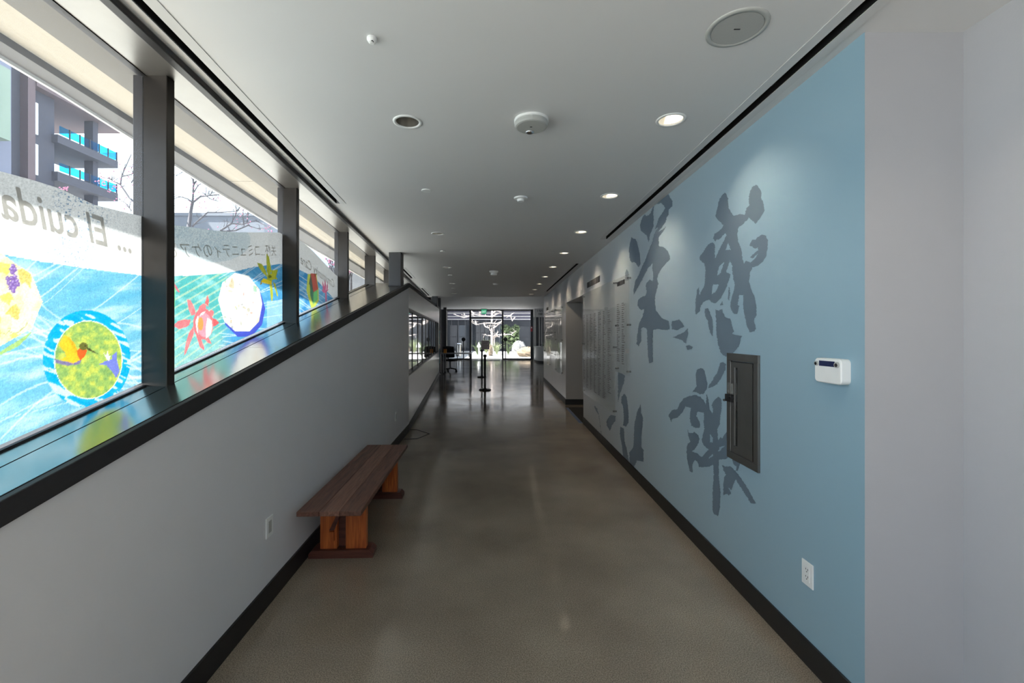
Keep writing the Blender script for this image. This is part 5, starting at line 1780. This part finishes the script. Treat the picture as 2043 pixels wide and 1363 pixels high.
rr = random.Random(3)
for k in range(260):
    c = (rr.uniform(-0.75, 0.75), rr.uniform(-.3, .3), 0.9 + rr.uniform(-.2, 1.35))
    q.blob(c, (rr.uniform(.05, .14),) * 3, 5, 3, .9, k)
q.build('foliage', 'leaf', wing2)['kind'] = 'stuff'
MB().tube([(0, 0, -0.03), (0, 0, 1.2)], 0.06, 8).build('stem', 'bark', wing2)

def court_tree():
    Y0 = 33.5
    x0 = at(983, 0, Y0)[0]
    t = thing('white_bark_tree', 'bare white-barked tree standing in the courtyard', 'tree', (x0, Y0, -0.03))
    o = Vector((x0, Y0, -0.03))
    rr = random.Random(11)
    def P(px, py, dy=0.0): return Vector(at(px, py, Y0 + dy)) - o
    MB().tube([(0.03, 0, 0), P(982, 690), P(981, 660), P(981.5, 640), P(982, 618), P(984, 590)], [0.12, 0.105, 0.095, 0.085, 0.07, 0.05], 10).build('trunk', 'bark_pale', t, smooth=True)
    MB().tube([P(986, 690), P(986, 670), P(985.5, 655), P(988, 645)], [0.05, 0.045, 0.04, 0.03], 8).build('trunk', 'bark_pale', t, smooth=True)
    br = [[(982, 645), (970, 644.5), (958, 646), (950, 648), (944, 645), (940, 642)], [(982, 645), (990, 646), (1000, 642), (1003, 636)], [(982, 662), (977, 658), (976, 652), (978, 648)],
          [(982, 670), (972, 669.5), (963, 667)], [(983, 672), (990, 668), (1000, 668), (1008, 666)], [(984, 675), (990, 670)], [(984, 655), (990, 651), (997, 645), (1003, 640)],
          [(982, 632), (970, 631), (958, 630), (945, 627), (935, 631), (920, 628)], [(982, 632), (992, 626), (998, 624), (1006, 630), (1018, 629), (1026, 624)], [(983, 625), (990, 620), (1002, 623)],
          [(950, 648), (948, 640)], [(945, 627), (940, 620), (936, 616)], [(958, 630), (956, 622)], [(1018, 629), (1022, 640), (1028, 633)], [(990, 668), (994, 662)], [(990, 668), (996, 673)], [(1000, 668), (1004, 672)], [(965, 644.5), (968, 652), (975, 655)],
          [(935, 631), (925, 634), (905, 627)], [(1000, 668), (1020, 667), (1030, 660)]]
    q = MB()
    for k, b in enumerate(br):
        n = len(b)
        dy = rr.uniform(-1, 1)
        pts = [P(x, y, dy * j / (n - 1)) for j, (x, y) in enumerate(b)]
        q.tube(pts, [0.055 * (1 - .65 * j / (n - 1)) for j in range(n)], 6)
        for s in range(5):
            j = rr.randrange(n - 1)
            a = pts[j].lerp(pts[j + 1], rr.random())
            d = Vector((rr.uniform(-1, 1), rr.uniform(-.8, .8), rr.uniform(-.5, .9))).normalized()
            q.tube([a, a + d * rr.uniform(.15, .4)], [0.02, 0.008], 4)
    q.build('branches', 'bark_pale', t)
court_tree()
def boulder(px0, px1, pyt, Y0, m, label, seed, depth=1.0):
    x0, x1 = (px0 - CX) * Y0 / F, (px1 - CX) * Y0 / F
    zt = H - (pyt - CY) * Y0 / F
    t = MB().blob((0, 0, zt * 0.35), ((x1 - x0) / 2, depth, zt * 0.68), 16, 10, 0.24, seed).build('boulder', m, None, smooth=False)
    t.location = ((x0 + x1) / 2, Y0, 0)
    tag(t, label, 'boulder')
boulder(1032, 1078, 693, 30.5, 'rock', 'large tan boulder near the entrance pane', 5)
boulder(1021, 1049, 681, 36.5, 'rock_pale', 'pale grey boulder behind the tan boulder', 6)
boulder(974, 983.5, 689, 31.5, 'rock', 'upright tan stone at the foot of the white-barked tree', 9, 0.5)
def agave(px, Y0, h, n, m, label, seed):
    x = (px - CX) * Y0 / F
    t = thing('spiky_plant', label, 'plant', (x, Y0, -0.03))
    rr = random.Random(seed)
    MB().blob((0, 0, 0.03), (0.10, 0.10, 0.05), 8, 5, 0.1, seed).build('crown', m, t)
    for k in range(n):
        a = rr.uniform(0, 6.28)
        l = h * rr.uniform(.7, 1.1)
        out = rr.uniform(.15, .75) * l
        w = 0.035
        ca, sa = math.cos(a), math.sin(a)
        v = []
        for s, (rad, z) in enumerate(((0, 0.0), (out * .45, l * .62), (out, l * (1.0 if out < .4 * l else .8)))):
            ww = w * (1 - s * .42)
            v += [(rad * ca - ww * sa, rad * sa + ww * ca, z), (rad * ca + ww * sa, rad * sa - ww * ca, z)]
        o = new_mesh('leaf', v, [(0, 1, 3, 2), (2, 3, 5, 4)], m, t)
        sm = o.modifiers.new('solid', 'SOLIDIFY')
        sm.thickness = 0.012
    return t
agave(991, 33.0, 0.95, 34, 'leaf_pale', 'pale spiky plant beside the white-barked tree', 1)
agave(1014, 33.4, 0.85, 28, 'leaf', 'darker spiky plant in front of the pale boulder', 2)
agave(953, 32.5, 1.0, 30, 'leaf', 'spiky green plant beside the white garden lantern', 3)
agave(970, 35.5, 1.15, 26, 'leaf_pale', 'tall pale spiky plant behind the upright stone', 4)
gl_ = thing('garden_lantern', 'small white pointed garden lantern among the plants', 'lantern', ((955.5 - CX) * 30.6 / F, 30.6, -0.03))
MB().box(-0.05, 0.05, -0.05, 0.05, 0, 0.62).build('post', 'court_white', gl_)
MB().lathe([(0.13, 0.62), (0.13, 0.72), (0.0005, 1.0)], n=4).build('roof', 'court_white', gl_)
tr_ = thing('trash_bin', 'steel cylinder bin standing outside the entrance glazing', 'bin', ((914.5 - CX) * 30 / F, 30, -0.03))
MB().lathe([(0.0005, 0), (0.19, 0), (0.19, 0.80), (0.0005, 0.80)], n=24).build('body', 'steel', tr_)
MB().lathe([(0.20, 0.84), (0.22, 0.86), (0.20, 0.92), (0.0005, 0.93)], n=24).build('lid', 'chrome', tr_)
MB().cyl((0, 0, 0.78), (0, 0, 0.88), 0.12, 12).build('neck', 'blackplastic', tr_)
